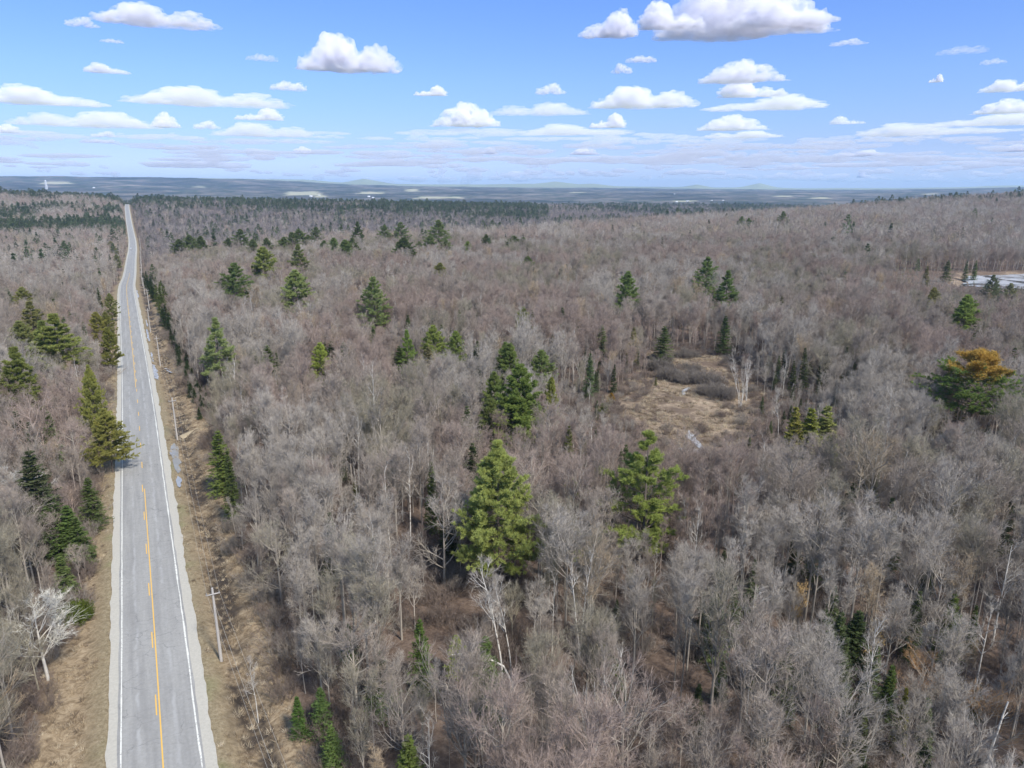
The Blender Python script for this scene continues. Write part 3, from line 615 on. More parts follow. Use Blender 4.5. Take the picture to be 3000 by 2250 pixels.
def conifer(key, xd, yd, H, Wf=1.0, color=None, label=None, rz=None, name=None, keep=None, group=EVG):
    x, y_ = top(xd, yd, H)
    if y_ > 110 and H < 13.5 and name is None: Wf *= H / 13 * 1.3; H = 12.6 + RS.uniform(-.6, 1.0); x, y_ = top(xd, yd, H)
    if y_ > 180:
        if 'pine' in key:
            if xd > 300: H *= 1.08; Wf *= 1.2
            else: Wf *= 1.25
            if y_ > 320 and 300 < xd < 1200: H *= 1.1; Wf *= 1.15
        else: Wf *= 1.3
        x, y_ = top(xd, yd, H)
    if 'pine' in key: c0 = color or protos[key].color; color = (min(.36, c0[0] * 2.25), min(.42, c0[1] * 1.97), c0[2] * 1.9)
    else: c0 = color or protos[key].color; color = (c0[0] * 2.4, c0[1] * 2.1, c0[2] * 2.0)
    if xd < 220 and yd > 950: H *= 1.35; Wf *= 1.15; x, y_ = top(xd, yd, H)
    n = name or ('pine_tree' if 'pine' in key else 'cedar_tree' if key == 'cedar' else 'fir_tree')
    wd = {'pine_tree': 4.0, 'cedar_tree': 1.6, 'fir_tree': 1.6}.get(n, 2) * H / 20
    return put(key, x, y_, H, Wf, rz, color, n, label, 'pine tree' if n == 'pine_tree' else 'cedar' if n == 'cedar_tree' else 'fir tree', group, keep=keep if keep is not None else wd)
YG = (.20, .25, .065)
for a_ in [('pineA',1075,950,22,1.0,None,'large bright green pine in the middle foreground, fullest of all the trees'),
  ('pineB',1402,925,21,1.28,None,'tall ragged yellow-green pine standing at the near end of the tan bog',2.0),
  ('pineC',1530,553,22,1.0,None,'taller of two neighbouring dark pines above the bog'),('pineD',1573,583,20,1.1,None,'shorter of two neighbouring dark pines above the bog'),
  ('pineE',1357,583,20,.9,(.10,.15,.05),'compact lone pine beyond the bog, with a small dark fir at its shoulder'),
  ('pineC',806,596,22,.9,(.13,.18,.07),'tall lone pine with long flat branches in the middle distance'),('pineE',637,580,21,1.15,(.12,.16,.06),'broad dome-shaped pine left of the tall lone pine'),
  ('pineE',567,530,21,1.1,(.13,.165,.05),'dense olive pine behind the dome-shaped pine'),('pineD',643,525,20,1.0,(.11,.14,.055),'pine standing right behind the dome-shaped pine, its side thin'),
  ('pineC',505,565,20,1.1,None,'spreading dark pine with a small yellow tree at its foot'),
  ('pineD',772,476,24,.9,(.07,.105,.045),'tall narrow pine sticking up at the forest edge, with layered branches'),('pineE',682,489,20,.9,(.07,.10,.045),'small round-topped pine on the far edge of the near ridge'),
  ('pineC',830,485,21,1.,(.08,.115,.05),'flat-topped dark pine next to the tall narrow pine'),('pineC',865,478,23,1.0,(.08,.115,.05),'tiered pine between two pine clumps on the ridge edge'),
  ('pineE',872,510,20,1.2,(.06,.09,.035),'very dark round pine in front of the tiered pine'),('pineC',947,474,25,1.1,(.08,.115,.045),'tallest pine of the clump on the right of the ridge edge'),
  ('pineE',928,508,19,1.1,(.085,.12,.05),'rounded pine leaning on the tallest pine of the ridge clump'),('pineE',962,515,17,1.0,(.09,.125,.05),None),
  ('pineE',385,515,20,1.2,(.075,.105,.04),None),('pineE',408,505,21,1.1,(.07,.10,.038),None),('pineE',432,509,20,1.0,(.07,.10,.038),None),('pineC',418,520,18,1.1,(.08,.11,.045),None),
  ('pineC',518,494,22,1.1,(.075,.11,.045),None),('pineE',545,515,18,1.0,(.08,.11,.045),None),('pineE',492,513,17,1.,(.08,.115,.05),None),('pineE',575,512,18,.9,(.08,.11,.045),None),('pineE',612,510,18,1.1,(.075,.105,.04),None),
  ('pineE',645,493,21,1.1,(.07,.10,.04),None),('pineC',630,500,20,1.0,(.07,.10,.04),None),('pineE',665,505,17,1.0,(.08,.11,.045),None),('pineE',720,512,18,1.0,(.08,.12,.045),None),('pineE',745,515,19,1.1,(.075,.11,.04),None),('pineC',760,512,18,1.0,(.075,.11,.04),None),
  ('fir1',735,530,13,1.0,(.05,.08,.03),None),('pineE',700,518,15,1.,(.08,.12,.05),None),('pineE',905,520,14,1.,(.1,.13,.06),None),('pineE',1110,508,16,1.3,(.07,.10,.04),None),('pineE',1130,512,15,1.2,(.07,.10,.04),None),
  ('pineE',1140,552,13,.9,(.09,.14,.04),None),('pineE',950,565,13,.9,(.14,.16,.05),None),('pineE',1050,505,17,.8,(.08,.11,.045),None),('pineE',1010,520,15,.9,None,None),
  ('pineC',1693,455,22,1.0,(.09,.125,.055),'lone airy pine with clear tiers on the right-hand slope'),('fir1',1570,458,18,1.5,(.035,.05,.025),None),('pineE',1603,466,19,.9,(.08,.12,.045),None),('pineE',1618,470,18,.9,(.075,.11,.04),None),
  ('fir0',1827,583,15,1.2,(.05,.085,.03),'slim dark fir alone in the forest left of the pond'),('fir0',1681,645,12,1.0,(.04,.065,.022),None),('fir2',1690,637,13,1.0,(.07,.08,.035),None),('fir1',1568,678,14,1.0,(.035,.06,.02),'very dark fir in the forest beyond the right side of the bog'),
  ('pineE',2093,635,17,1.05,(.11,.16,.045),'bushy yellow-green pine in front of the pond'),('pineE',2088,660,12,1.0,(.075,.11,.035),None),('pineC',2148,592,15,.9,(.12,.15,.09),'thin grey-green pine standing before the pond'),('pineC',2185,610,13,.8,(.14,.16,.09),None),('pineE',2020,618,14,.9,(.16,.17,.07),None),
  ('fir1',2155,600,11,1.0,None,None),('fir0',1905,575,13,1.,(.12,.11,.05),None),('fir1',2050,560,13,1.,(.06,.08,.035),None),('fir2',2090,563,12,1.,(.05,.08,.03),None),('fir2',2110,560,12,1.,None,None),('fir0',2005,570,11,1.,(.09,.1,.04),None),
  ('pineLow',2125,750,22,1.25,(.08,.125,.035),'wide dark green pine whose top has turned bright orange',1.0),
  ('pineD',462,682,19,.95,(.22,.235,.09),'pale yellow-green pine behind white birches right of the road'),
  ('fir1',468,922,13,1.15,(.065,.095,.025),'slender fir at the forest edge beside the ditch puddles'),('fir0',488,965,8,1.1,(.05,.075,.025),None),
  ('fir1',575,740,11,1.2,(.05,.08,.025),'pointed dark fir of the pair in the grey forest right of the birches'),('fir1',552,762,9,1.1,(.04,.07,.02),None),('fir2',596,756,9,1.1,(.04,.065,.02),None),
  ('pineE',690,738,11,.75,(.20,.22,.05),'small yellow-green pine mixed with two dark firs'),('fir1',716,732,12,1.0,(.04,.07,.022),None),('fir1',742,735,12,1.0,(.05,.075,.03),None),('fir2',700,735,11,1.0,(.04,.06,.02),None),
  ('pineD',878,712,15,.75,(.11,.17,.045),'narrow green pine left of a rounded bright pine'),('fir1',862,745,9,1.2,(.04,.065,.02),None),('pineE',935,700,15,.9,(.15,.20,.055),'rounded bright green pine in the middle of the photo'),
  ('fir1',953,695,14,.8,(.04,.06,.025),None),('pineE',984,710,13,.7,(.12,.17,.05),None),('fir1',925,745,13,1.1,(.11,.11,.055),'brownish half-dead fir below the rounded bright pine'),('fir1',805,700,9,.9,None,None),
  ('pineE',1100,738,14,1.0,(.09,.13,.04),None),('pineE',1092,735,15,.9,(.08,.12,.04),None),
  ('pineE',1122,785,19,1.25,(.10,.15,.04),'big dark green pine behind the foreground pine, upper half of the clump'),('pineE',1108,850,13,1.3,(.105,.15,.038),'dense green pine filling the lower half of the clump behind the foreground pine'),
  ('pineE',1068,800,15,.9,(.10,.14,.045),None),('pineE',1145,850,10,1.,(.09,.14,.035),None),('pineE',1170,752,13,.8,(.10,.14,.05),None),('pineE',1060,860,11,1.,(.09,.12,.04),None),
  ('pineE',1192,812,9,.7,(.16,.19,.05),None),('fir1',1070,940,8,1.4,(.03,.05,.018),None),('fir1',1020,945,8,1.4,(.03,.045,.02),None),
  ('fir0',1210,695,11,1.0,(.07,.09,.04),None),('fir1',1300,700,12,1.2,(.07,.10,.04),None),('fir2',1370,703,11,1.2,(.09,.10,.03),None),('fir1',1436,698,12,1.2,(.055,.08,.03),None),('pineE',1130,662,13,.7,(.12,.15,.05),None),('fir2',1150,668,10,1.,None,None),
  ('fir1',993,665,10,1.1,(.05,.08,.03),'small pointed fir beyond the middle of the forest'),('fir0',880,675,9,1.,None,None),('fir0',1275,755,10,1.1,(.05,.08,.035),None),('fir0',1380,588,13,.9,(.04,.06,.025),None),
  ('fir1',1230,908,7,1.1,(.055,.07,.022),'small dark fir in the gap left of the bog'),('fir1',1353,950,8,1.1,(.04,.06,.02),'small dark fir tucked against the ragged pine'),('fir0',765,1028,7,1.1,(.06,.07,.025),'short narrow fir alone in the near forest left of the big pine'),
  ('cedar',1722,868,10,1.0,(.12,.13,.035),'left cedar of three yellow-green cedars on the right'),('cedar',1756,870,11,1.1,(.11,.135,.03),'middle cedar of three yellow-green cedars on the right'),('cedar',1790,866,11,1.2,(.10,.12,.04),'right cedar of three yellow-green cedars on the right'),
  ('fir1',905,1328,10,1.0,(.05,.09,.022),'vivid green fir in the near forest with a clear pointed top'),('fir1',882,1578,10,1.3,(.06,.09,.025),'bushy green fir cut off by the bottom edge of the photo'),
  ('fir1',1048,1365,11,1.4,(.045,.075,.022),'dark wide fir behind the arching fallen birch'),('fir0',1065,1430,9,1.5,(.05,.08,.025),None),('pineE',985,1370,6,.9,(.22,.21,.05),'little yellow shrub-like pine left of the arching birch'),
  ('fir1',2066,1272,10,1.1,(.055,.085,.022),'pointed fir alone in the lower right of the forest'),('fir1',1848,1035,11,1.4,(.03,.05,.02),None),('fir1',1860,1310,9,1.6,(.035,.055,.022),None),('fir0',1555,1288,9,1.3,(.05,.08,.03),None),
  ('fir2',2112,1300,7,1.2,None,None),('fir0',1930,1430,8,1.2,None,None),('fir2',1960,1480,8,1.,(.10,.11,.02),None),('fir1',820,1400,8,1.5,(.05,.08,.03),None),('fir1',690,1480,6,1.4,(.045,.08,.025),None),('fir1',712,1560,6,1.4,(.06,.1,.03),None),('fir0',640,1500,5,1.5,(.04,.08,.02),None),
  ('fir0',1870,1540,8,1.1,(.06,.08,.03),None),('fir1',1700,1380,8,1.3,(.05,.07,.03),None),('fir1',1300,1330,7,1.3,(.04,.06,.025),None),('fir1',750,1340,6,1.4,(.045,.075,.025),None),('fir0',930,985,8,1.1,(.06,.09,.03),None)]:
    conifer(*a_)
# left of the road
for a_ in [('pineA',188,785,18,.62,(.15,.175,.05),'tall olive pine at the left roadside, rising above its twin'),('pineA',222,880,13,.95,(.15,.165,.05),'wide olive pine overhanging the left edge line of the road',0.3),
  ('pineD',112,674,20,1.5,(.12,.15,.045),'tall dark olive pine left of the road above the roadside pair'),('pineD',88,690,18,1.2,(.11,.145,.045),None),('pineD',62,648,18,1.3,(.15,.165,.065),None),('pineE',40,690,16,1.1,(.12,.145,.055),None),
  ('pineD',28,745,19,1.4,(.11,.14,.04),'dark pine at the left edge of the photo'),('pineD',10,790,14,1.2,(.10,.13,.035),None),
  ('pineE',226,672,12,.7,(.13,.15,.045),'low olive pine hugging the left shoulder of the road'),('pineE',230,705,11,.7,(.13,.15,.04),None),('pineE',235,632,12,.7,(.12,.145,.05),'pine reaching over the left shoulder farther up the road'),
  ('pineE',205,672,10,1.,(.13,.14,.04),None),('pineE',45,618,15,1.1,(.12,.14,.05),None),('pineE',238,520,19,1.1,(.11,.125,.05),'olive pine left of the road near the small car'),('pineE',250,548,14,.9,(.10,.12,.05),None),
  ('fir1',25,655,11,1.,None,None),('fir1',135,680,9,1.1,None,None),('fir1',150,670,9,1.1,None,None),('fir1',162,672,10,1.1,None,None),('fir0',178,690,8,1.1,None,None),
  ('fir1',165,603,12,1.1,(.03,.05,.02),'tallest of the pointed dark firs in the pale woods left of the road'),('fir1',193,605,12,1.2,(.03,.05,.022),None),('fir1',128,610,12,1.,(.04,.06,.025),None),('fir1',119,628,11,1.1,(.045,.06,.025),None),('fir0',114,640,10,1.1,None,None),
  ('fir2',104,625,10,1.,None,None),('fir1',30,615,11,1.,None,None),('fir1',12,620,11,1.1,None,None),('fir0',155,615,9,1.,None,None),('fir0',180,618,8,1.,None,None),('fir0',210,618,8,1.,None,None),
  ('fir1',187,1025,7,1.3,(.06,.09,.03),None),('fir1',140,1085,7,1.5,(.05,.085,.025),None),('fir0',160,1110,6,1.7,(.06,.095,.03),'rounded young fir at the left verge below the leafless tree'),('fir1',105,1060,8,1.5,(.045,.075,.025),None),('fir0',128,1195,5,1.6,(.06,.09,.03),None),('fir1',60,960,9,1.4,(.045,.06,.03),None),('fir0',30,880,9,1.4,(.04,.06,.025),None),('fir1',100,880,9,1.2,None,None)]:
    conifer(*a_)
x, y_ = at(163 * K, 1345 * K); put('roundbush', x, y_, 3.3, 1.1, 0, (.13, .165, .03), 'round_bush', 'bright green round juniper bush on the left verge', 'bush', keep=2.5)
# dark hemlock hedge along the right-hand forest edge
for i, (y_, h, l) in enumerate([(150, 3.2, 12.8), (154, 3.5, 13), (159, 3.4, 13.2), (164, 4, 13), (169, 4.2, 13), (174, 3.6, 12.8), (182, 4.4, 12.6), (190, 5, 12.6), (198, 5.5, 12.4), (207, 5, 12.2), (217, 5, 12.2), (228, 5.2, 12), (240, 5.5, 12), (252, 6, 12), (262, 6, 12.2), (275, 7, 12.4), (288, 9, 12.6), (300, 11, 12.8), (314, 13, 13), (328, 9, 13), (345, 7, 12), (362, 6, 12), (380, 6, 11), (400, 6, 11), (425, 6, 10), (455, 7, 10)]):
    for k_ in range(2):
      x, yy = RL(l + RS.uniform(-.7, .7) + k_ * 1.4, y_ + k_ * 3.2); h = h * (1 if k_ == 0 else .9)
      if y_ >= 250 and h < 12: h *= 1.15
      put('fir1' if i % 3 else 'fir0', x, yy, h * 1.05, 1.5 if h < 10 else 1.1, None, (.06, .095, .035) if h < 10 else (.15, .19, .05), 'hemlock_tree', ('tall bright hemlock at the end of the dark hedge right of the road' if h == 13 else None), 'hemlock', 'young hemlocks lining the forest edge', keep=1.0)
# birches and other singled-out bare trees: base positions (photo rows of the ground) or tops
def barep(key, xd, yd, H, Wf=1., rz=0., color=None, label=None, name='bare_tree', tilt=(0, 0), base=False, keep=1.3, group=None):
    x, y_ = at(xd * K, yd * K) if base else top(xd, yd, H)
    return put(key, x, y_, H, Wf, rz, color, name, label, 'birch tree' if 'birch' in name else 'tree', group, tilt=tilt, keep=keep)
BT = 'birch_tree'; GB = 'white birches in the forest'
for a_ in [('birchfork1',1290,1385,14.5,1.0,.2,None,'large white birch splitting into four trunks at the bottom edge'),('birchfork0',1262,1175,15,1.0,0,None,'tall white birch forking into two upright stems right of the big pine'),
  ('birch1',1085,1195,15.5,1.3,0,None,'leaning white birch in front of the big pine, its tip bent to the left'),('birch1',1105,1230,13.5,1.1,.5,None,'second leaning white birch close beside the bent one'),
  ('birch2',918,1515,13,1.,0,None,'slim white birch at the bottom edge near the bushy fir'),('birch0',1885,1500,11,1.,-.2,None,'leaning forked birch in the lower right corner area'),('birch2',2150,1270,14,1.2,0,None,'white birch in the right part of the forest above the snag'),
  ('birch0',2190,1165,14,1.2,1.,None,'white birch at the right edge of the photo'),('birch2',1195,1220,12,.9,0,None,None),('birch2',1510,1065,14,1.1,0,None,'thin white birch right of the ragged pine'),('birch1',540,1400,9,1.,2.,None,None),
  ('birchfork0',480,735,14,1.3,0,None,'pale spreading birch beside the yellow-green pine right of the road'),('birchfork0',500,770,13,1.2,1,None,'second pale birch in front of the spreading one'),('birch2',400,690,13,1.3,0,None,None),('birch0',715,860,13,1,0,None,None),
  ('birch2',1955,875,13,1.,0,(.5,.4,.3),'tall tan-barked birch in the middle right of the forest'),('birch2',1700,760,12,1.,0,None,None),('birch0',1860,700,12,1.,0,None,None),('birch2',2120,690,13,1.3,0,None,'pale birch in front of the bushy pine near the pond'),
  ('birch2',1310,505,15,1.6,0,None,None),('birch2',1595,560,13,1,0,None,None),('birch0',1030,600,13,.8,0,None,None),('birch2',985,700,13,.8,0,None,None)]:
    barep(*a_, BT, group=GB)
for a_ in [('birchclump1',1255,825,12,1.,3.0,'clump of white birches leaning over the left end of the bog'),('birchclump0',1285,815,9,1.,0,'clump of thin white birches fanning out left of the bog'),('birch1',1238,790,10,1,.3,None),('birch2',1272,885,8,1,0,None),('birch0',1175,800,12,.8,3.1,None),
  ('birchclump0',1600,880,13,1.1,0,'large clump of leaning white birches at the right end of the bog'),('birchclump1',1612,865,12,1.,1.4,'second clump of leaning birches behind the large one'),('birch1',1590,845,12,1.3,0,None),('birch1',1680,950,12,1.1,.5,'single white birch leaning left over the right end of the bog'),('birch2',1420,745,11,1,0,None),('birch2',1450,735,12,1,0,None),('birch0',1335,720,11,1,0,None),('birch1',1770,700,12,.8,3.0,None),('birch1',1540,720,11,.8,0,None)]:
    barep(a_[0], a_[1], a_[2], a_[3], a_[4], a_[5], None, a_[6], BT, base=True, group=GB)
barep('whitebroad', 30, 985, 14, 1.4, 0, (.5,.48,.45), 'pale white-barked tree at the left edge above the verge', BT, group=GB)
barep('whitebroad', 62, 1262, 12, 1.5, 1.5, (.52,.50,.45), 'spreading white-barked tree near the left edge across from the round bush', BT, group=GB)
barep('snag', 2155, 1512, 11, 1, 0, None, 'bare white birch snag with hardly any branches in the lower right corner', 'birch_snag', group=GB)
barep('maple2', 150, 905, 13.5, 1.25, 0, G_RED, 'leafless reddish tree with a clear grey trunk left of the road')
barep('broad1', 175, 700, 12, 1.1, 0, G_GREY, None)
barep('oakleaf', 1900, 1335, 8, 1., 0, (.48,.34,.15), 'small oak still holding pale brown leaves', 'oak_tree')
barep('oakleaf', 1735, 1250, 8, .8, 0, (.45,.31,.15), None, 'oak_tree')
for xd, yd, H, c, lb in ((2150,1435,11.5,(.52,.32,.16),'orange-twigged bare tree near the right edge'),(2010,1385,10,(.50,.30,.15),'small orange-twigged tree left of the orange bare tree'),(1330,690,13,(.47,.36,.23),'broad tan-twigged tree left of the far end of the bog'),(1370,715,12,(.45,.35,.23),None),(1170,760,8,(.42,.23,.11),None),(2120,790,9,(.4,.31,.2),None)):
    barep('broad%d' % (int(xd) % 2), xd, yd, H, 1.1, None, c, lb)
x, y_ = at(1330 * K, 925 * K); x2, y2 = at(600 * K + 0, 0 + 900 * K)
for xs, ys, H, c, lb in ((1790,1185,3.4,(.45,.27,.05),'small orange larch at the left end of the bog'),(1768,1215,3.2,(.17,.21,.05),'small green pine beside the orange larch'),(1921,1127,2.8,(.22,.22,.07),'small yellowish pine among the bog shrubs')):
    x, y_ = at(xs * KS, ys * KS); put('fir0' if 'larch' not in lb else 'pineE', x, y_, H, 1.5, 0, c, 'larch_tree' if 'larch' in lb else 'pine_tree', lb, 'larch' if 'larch' in lb else 'pine tree', keep=2)
# the orange top of the wide pine is a part of it
wp_ = [q for q in INST if q[4] == 'pineLow'][0][0]
pc = protos['pineLow'].cm; vv = np.empty(len(pc.vertices) * 3, np.float32); pc.vertices.foreach_get('co', vv); vv = vv.reshape(-1, 3)
tri = vv.reshape(-1, 3, 3); rr2 = np.hypot(tri[:, :, 0].mean(1), tri[:, :, 1].mean(1)); hi = (tri[:, :, 2].mean(1) + RS.normal(size=len(tri)) * 1.1 > 17.2 + .22 * rr2) & (rr2 < 4.6)
low_me = mk_mesh('pine_crown_green', [(tri[~hi].reshape(-1, 3), np.arange((~hi).sum() * 3).reshape(-1, 3), 0)], [M_NEEDLE])
q_ = tri[hi]; extra = np.concatenate([q_, q_ * np.array([1, 1, 1]) + RS.normal(size=(len(q_), 1, 3)) * .25])
top_me = mk_mesh('pine_crown_orange', [(extra.reshape(-1, 3), np.arange(len(extra) * 3).reshape(-1, 3), 0)], [M_NEEDLE])
for ch in wp_.children:
    if ch.name.startswith('crown'): ch.data = low_me
ot = link('dead_top', top_me, wp_); ot.color = (.56, .36, .085, 1); ot['label'] = 'bright orange dead top of the pine'
# fallen birch arching over the clearing
bx, by = top(1100, 1440, 4.5); ex, ey = top(975, 1415, 6.0); bz = float(ground(bx, by))
arc = np.array([[(bx + .6, by - .4, bz - .2), (bx + .25, by - .2, bz + 2.6), (bx - .6, by, bz + 4.4), (bx * .55 + ex * .45, by * .5 + ey * .5, bz + 5.7), (ex + 1, ey, bz + 6.1), (ex, ey, bz + 6.0)]])
fb = bpy.data.objects.new('arching_birch', None); COL.objects.link(fb)
link('trunk', mk_mesh('arching_birch_trunk', [tubes(arc, np.array([[.13, .12, .10, .08, .06, .04]]), 6, 0)], [M_BIRCH]), fb)
pk = kids(arc, np.full(1, 8.), np.full(1, .1), 9, .5, .98, (50, 12), (.12, .08), 2)[0]
link('crown', mk_mesh('arching_birch_twigs', [tubes(pk, np.full(pk.shape[:2], .018), 3, 0)], [M_TWIG]), fb).color = (*G_PALE, 1)
tag(fb, 'white birch bent over sideways in an arch above the forest floor', 'birch tree', GB)

# ------------------------------------------------------------------ utility poles and wires
M_POLE = plain('weathered_pole_wood', (.42, .39, .36), .9, .1, .15, 6); M_STEEL = plain('pole_hardware', (.30, .30, .31), .5, .4, .1, 8)
M_WIRE = plain('aluminium_cable', (.42, .39, .34), .6, .3, .05, 1)
def ppos(xs, ys): return at(xs * KS, ys * KS)
PB = [RL(9.3, 33.), ppos(648.7, 1938.5), ppos(520, 1289), ppos(470, 1073), ppos(441.5, 975)]
lastlat = float(road_lat(*PB[-1])); y0 = PB[-1][1]; dy = 62.
for k in range(1, 12): PB.append(RL(8.6, y0 + 8.6 * -.465 + dy * k))
PH = 9.4; tops = []
for i, (x, y_) in enumerate(PB):
    z = float(ground(x, y_)); o = bpy.data.objects.new('utility_pole', None); COL.objects.link(o); o.location = (x, y_, z - .3); o.rotation_euler = (0, 0, math.atan(.525))
    zz = np.linspace(0, PH + .3, 6); link('pole', mk_mesh('pole_shaft', [tubes(np.stack([zz * 0, zz * 0, zz], 1)[None], np.linspace(.19, .12, 6)[None], 10, 0), boxb((0, 0, PH + .32), (.22, .22, .05))], [M_POLE]), o)
    link('crossarm', mk_mesh('pole_crossarm', [boxb((0, -.17, PH - .35), (1.5, .10, .12))], [M_POLE]), o)
    for s in (-.65, .65): link('insulator', mk_mesh('pole_insulator', [tubes(np.array([[[s, -.17, PH - .29], [s, -.17, PH - .2], [s, -.17, PH - .06]]]), np.array([[.03, .06, .04]]), 8, 0)], [M_STEEL]), o)
    tag(o, None, 'utility pole', 'utility poles along the right side of the road'); tops.append((x, y_, z))
    o['label'] = ['grey wooden utility pole just beyond the bottom edge, its wires only in view', 'nearest grey wooden utility pole standing in the ditch right of the road', 'second utility pole, beside the sandy track crossing the verge',
                  'third utility pole, level with the widest white ice in the ditch', 'fourth utility pole, standing before the road crest'][i] if i < 5 else '%s utility pole counted along the road from the camera' % ['sixth', 'seventh', 'eighth', 'ninth', 'tenth', 'eleventh', 'twelfth', 'thirteenth', 'fourteenth', 'fifteenth', 'sixteenth'][i - 5]
    tops[-1] = (x, y_, z, o)
ca_, sa_ = math.cos(math.atan(.525)), math.sin(math.atan(.525))
def wire(off, h, name, label, r, sagf, k0=0, k1=len(PB) - 1):
    segs = []
    for i in range(k0, k1):
        A = np.array(tops[i][:3]) + np.array([off * ca_ , off * sa_, h]); B = np.array(tops[i + 1][:3]) + np.array([off * ca_, off * sa_, h])
        t = np.linspace(0, 1, 13)[:, None]; L = np.linalg.norm(B - A); P = A + (B - A) * t; P[:, 2] -= (4 * sagf * L * (t * (1 - t)))[:, 0]; segs.append(P)
    tag(link(name, mk_mesh(name, [tubes(np.array(segs), np.full((len(segs), 13), r), 4, 0)], [M_WIRE])), label, 'cable')
wire(-.65, PH - .35, 'power_line', 'upper overhead power line on the left ends of the crossarms', .011, .010)
wire(.65, PH - .35, 'power_line', 'upper overhead power line on the right ends of the crossarms', .011, .010)
wire(.13, PH - 2.3, 'telephone_cable', 'thicker telephone cable hung low on the utility poles', .016, .014)

# ------------------------------------------------------------------ car on the far stretch of the road
def car():
    x, y_ = RL(-1.8, 838.); o = bpy.data.objects.new('car', None); COL.objects.link(o); o.location = (x, y_, float(np.interp(y_, RY, RZ)) + .03); o.rotation_euler = (0, 0, math.atan(.525))
    MP = plain('silver_car_paint', (.70, .72, .78), .25, .6, .03, 1); MG = plain('car_glass', (.03, .035, .06), .08, .7, .1, 1); MTy = plain('tyre_rubber', (.03, .03, .03)); ML = plain('lamp_glass', (.7, .7, .68), .2, .6)
    prof = np.array([(-2.25, .35), (-2.3, .75), (-2.15, .95), (-1.15, 1.02), (-.45, 1.42), (.9, 1.45), (1.65, 1.05), (2.2, .98), (2.28, .6), (2.2, .3)])
    n = len(prof); ws = [(-.88, 1), (-.80, 1.0), (.80, 1.0), (.88, 1)]; V = []
    for q in (-1, 1):
        for (yy, zz) in prof: V.append((q * (.88 - max(0, zz - .95) * .38), yy, zz))
    V = np.array(V); f = np.array([(i, (i + 1) % n, n + (i + 1) % n, n + i) for i in range(n)])
    body = mk_mesh('car_body', [(V, f, 0), (V[:n], np.array([list(range(n))]), 0), (V[n:], np.array([list(range(n))[::-1]]), 0)], [MP]); link('body', body, o)
    def quad(pts): return np.array(pts, float), np.array([(0, 1, 2, 3)]), 0
    link('windscreen', mk_mesh('windscreen', [quad([(-.72, -1.13, 1.06), (.72, -1.13, 1.06), (.66, -.52, 1.40), (-.66, -.52, 1.40)])], [MG]), o).location.z = .012
    link('rear_window', mk_mesh('rear_window', [quad([(-.66, .97, 1.43), (.66, .97, 1.43), (.74, 1.55, 1.12), (-.74, 1.55, 1.12)])], [MG]), o).location.z = .012
    for s in (-1, 1):
        link('side_window', mk_mesh('side_window', [quad([(s * .865, -.95, 1.06), (s * .865, 1.35, 1.06), (s * .745, .9, 1.38), (s * .745, -.4, 1.38)])], [MG]), o)
        link('headlight', mk_mesh('headlight', [boxb((s * .66, -2.27, .72), (.34, .08, .16))], [ML]), o)
        for yy in (-1.4, 1.4): link('wheel', mk_mesh('wheel', [tubes(np.array([[(s * .72, yy, .33), (s * .93, yy, .33)]]), np.array([[.33, .33]]), 14, 0)], [MTy]), o)
    tag(o, 'small silver car driving on the left lane of the far road', 'car')
car()

# ------------------------------------------------------------------ small far buildings
M_WALL = plain('white_clapboard', (.72, .71, .68), .7, .2, .05, 1); M_ROOF = plain('pale_metal_roof', (.66, .67, .70), .4, .4, .05, 1); M_ROOFD = plain('grey_shingles', (.30, .30, .31)); M_GLS = plain('dark_window_glass', (.05, .06, .07), .1, .6)
def house(x, y_, w, l, h, rz, roofm, label, name='farmhouse', lift=0):
    o = bpy.data.objects.new(name, None); COL.objects.link(o); o.location = (x, y_, float(ground(x, y_)) - .3 + lift); o.rotation_euler = (0, 0, rz)
    g = w * .32
    V = np.array([(-l/2,-w/2,0),(l/2,-w/2,0),(l/2,w/2,0),(-l/2,w/2,0),(-l/2,-w/2,h),(l/2,-w/2,h),(l/2,w/2,h),(-l/2,w/2,h),(-l/2,0,h+g),(l/2,0,h+g)])
    link('wall', mk_mesh('house_wall', [(V, np.array([(0,1,5,4),(2,3,7,6),(1,2,6,5),(3,0,4,7)]), 0), (V, np.array([(5,6,9),(7,4,8)]), 0)], [M_WALL]), o)
    e = .5; q = g / (w / 2); 
    rv = []; rf = []
    for s in (-1, 1):
        b_ = len(rv); rv += [(-l/2-e, s*(w/2+e), h-q*e+.05), (l/2+e, s*(w/2+e), h-q*e+.05), (l/2+e, 0, h+g+.05), (-l/2-e, 0, h+g+.05)]; rv += [(a1, b1, c1+.18) for a1, b1, c1 in rv[b_:b_+4]]
        rf += [(b_,b_+1,b_+2,b_+3),(b_+4,b_+5,b_+6,b_+7),(b_,b_+1,b_+5,b_+4),(b_,b_+3,b_+7,b_+4),(b_+1,b_+2,b_+6,b_+5)]
    ro = link('roof', mk_mesh('house_roof', [(np.array(rv), np.array(rf), 0)], [roofm]), o)
    link('chimney', mk_mesh('chimney', [boxb((l*.2, 0, h+g+.5), (.8, .8, 1.6))], [M_ROOFD]), ro)
    for k in range(4):
        link('window', mk_mesh('window', [boxb(((k - 1.5) * l / 5, -w/2 - .03, h * .55), (1.0, .08, 1.3))], [M_GLS]), o)
    tag(o, label, 'house'); return o
hx, hy = top(527, 515, 4.5); house(hx, hy, 9, 12, 3.6, .4, M_ROOF, 'white house roof showing between the dark pines on the ridge', lift=4); USED.append((hx, hy, 9))
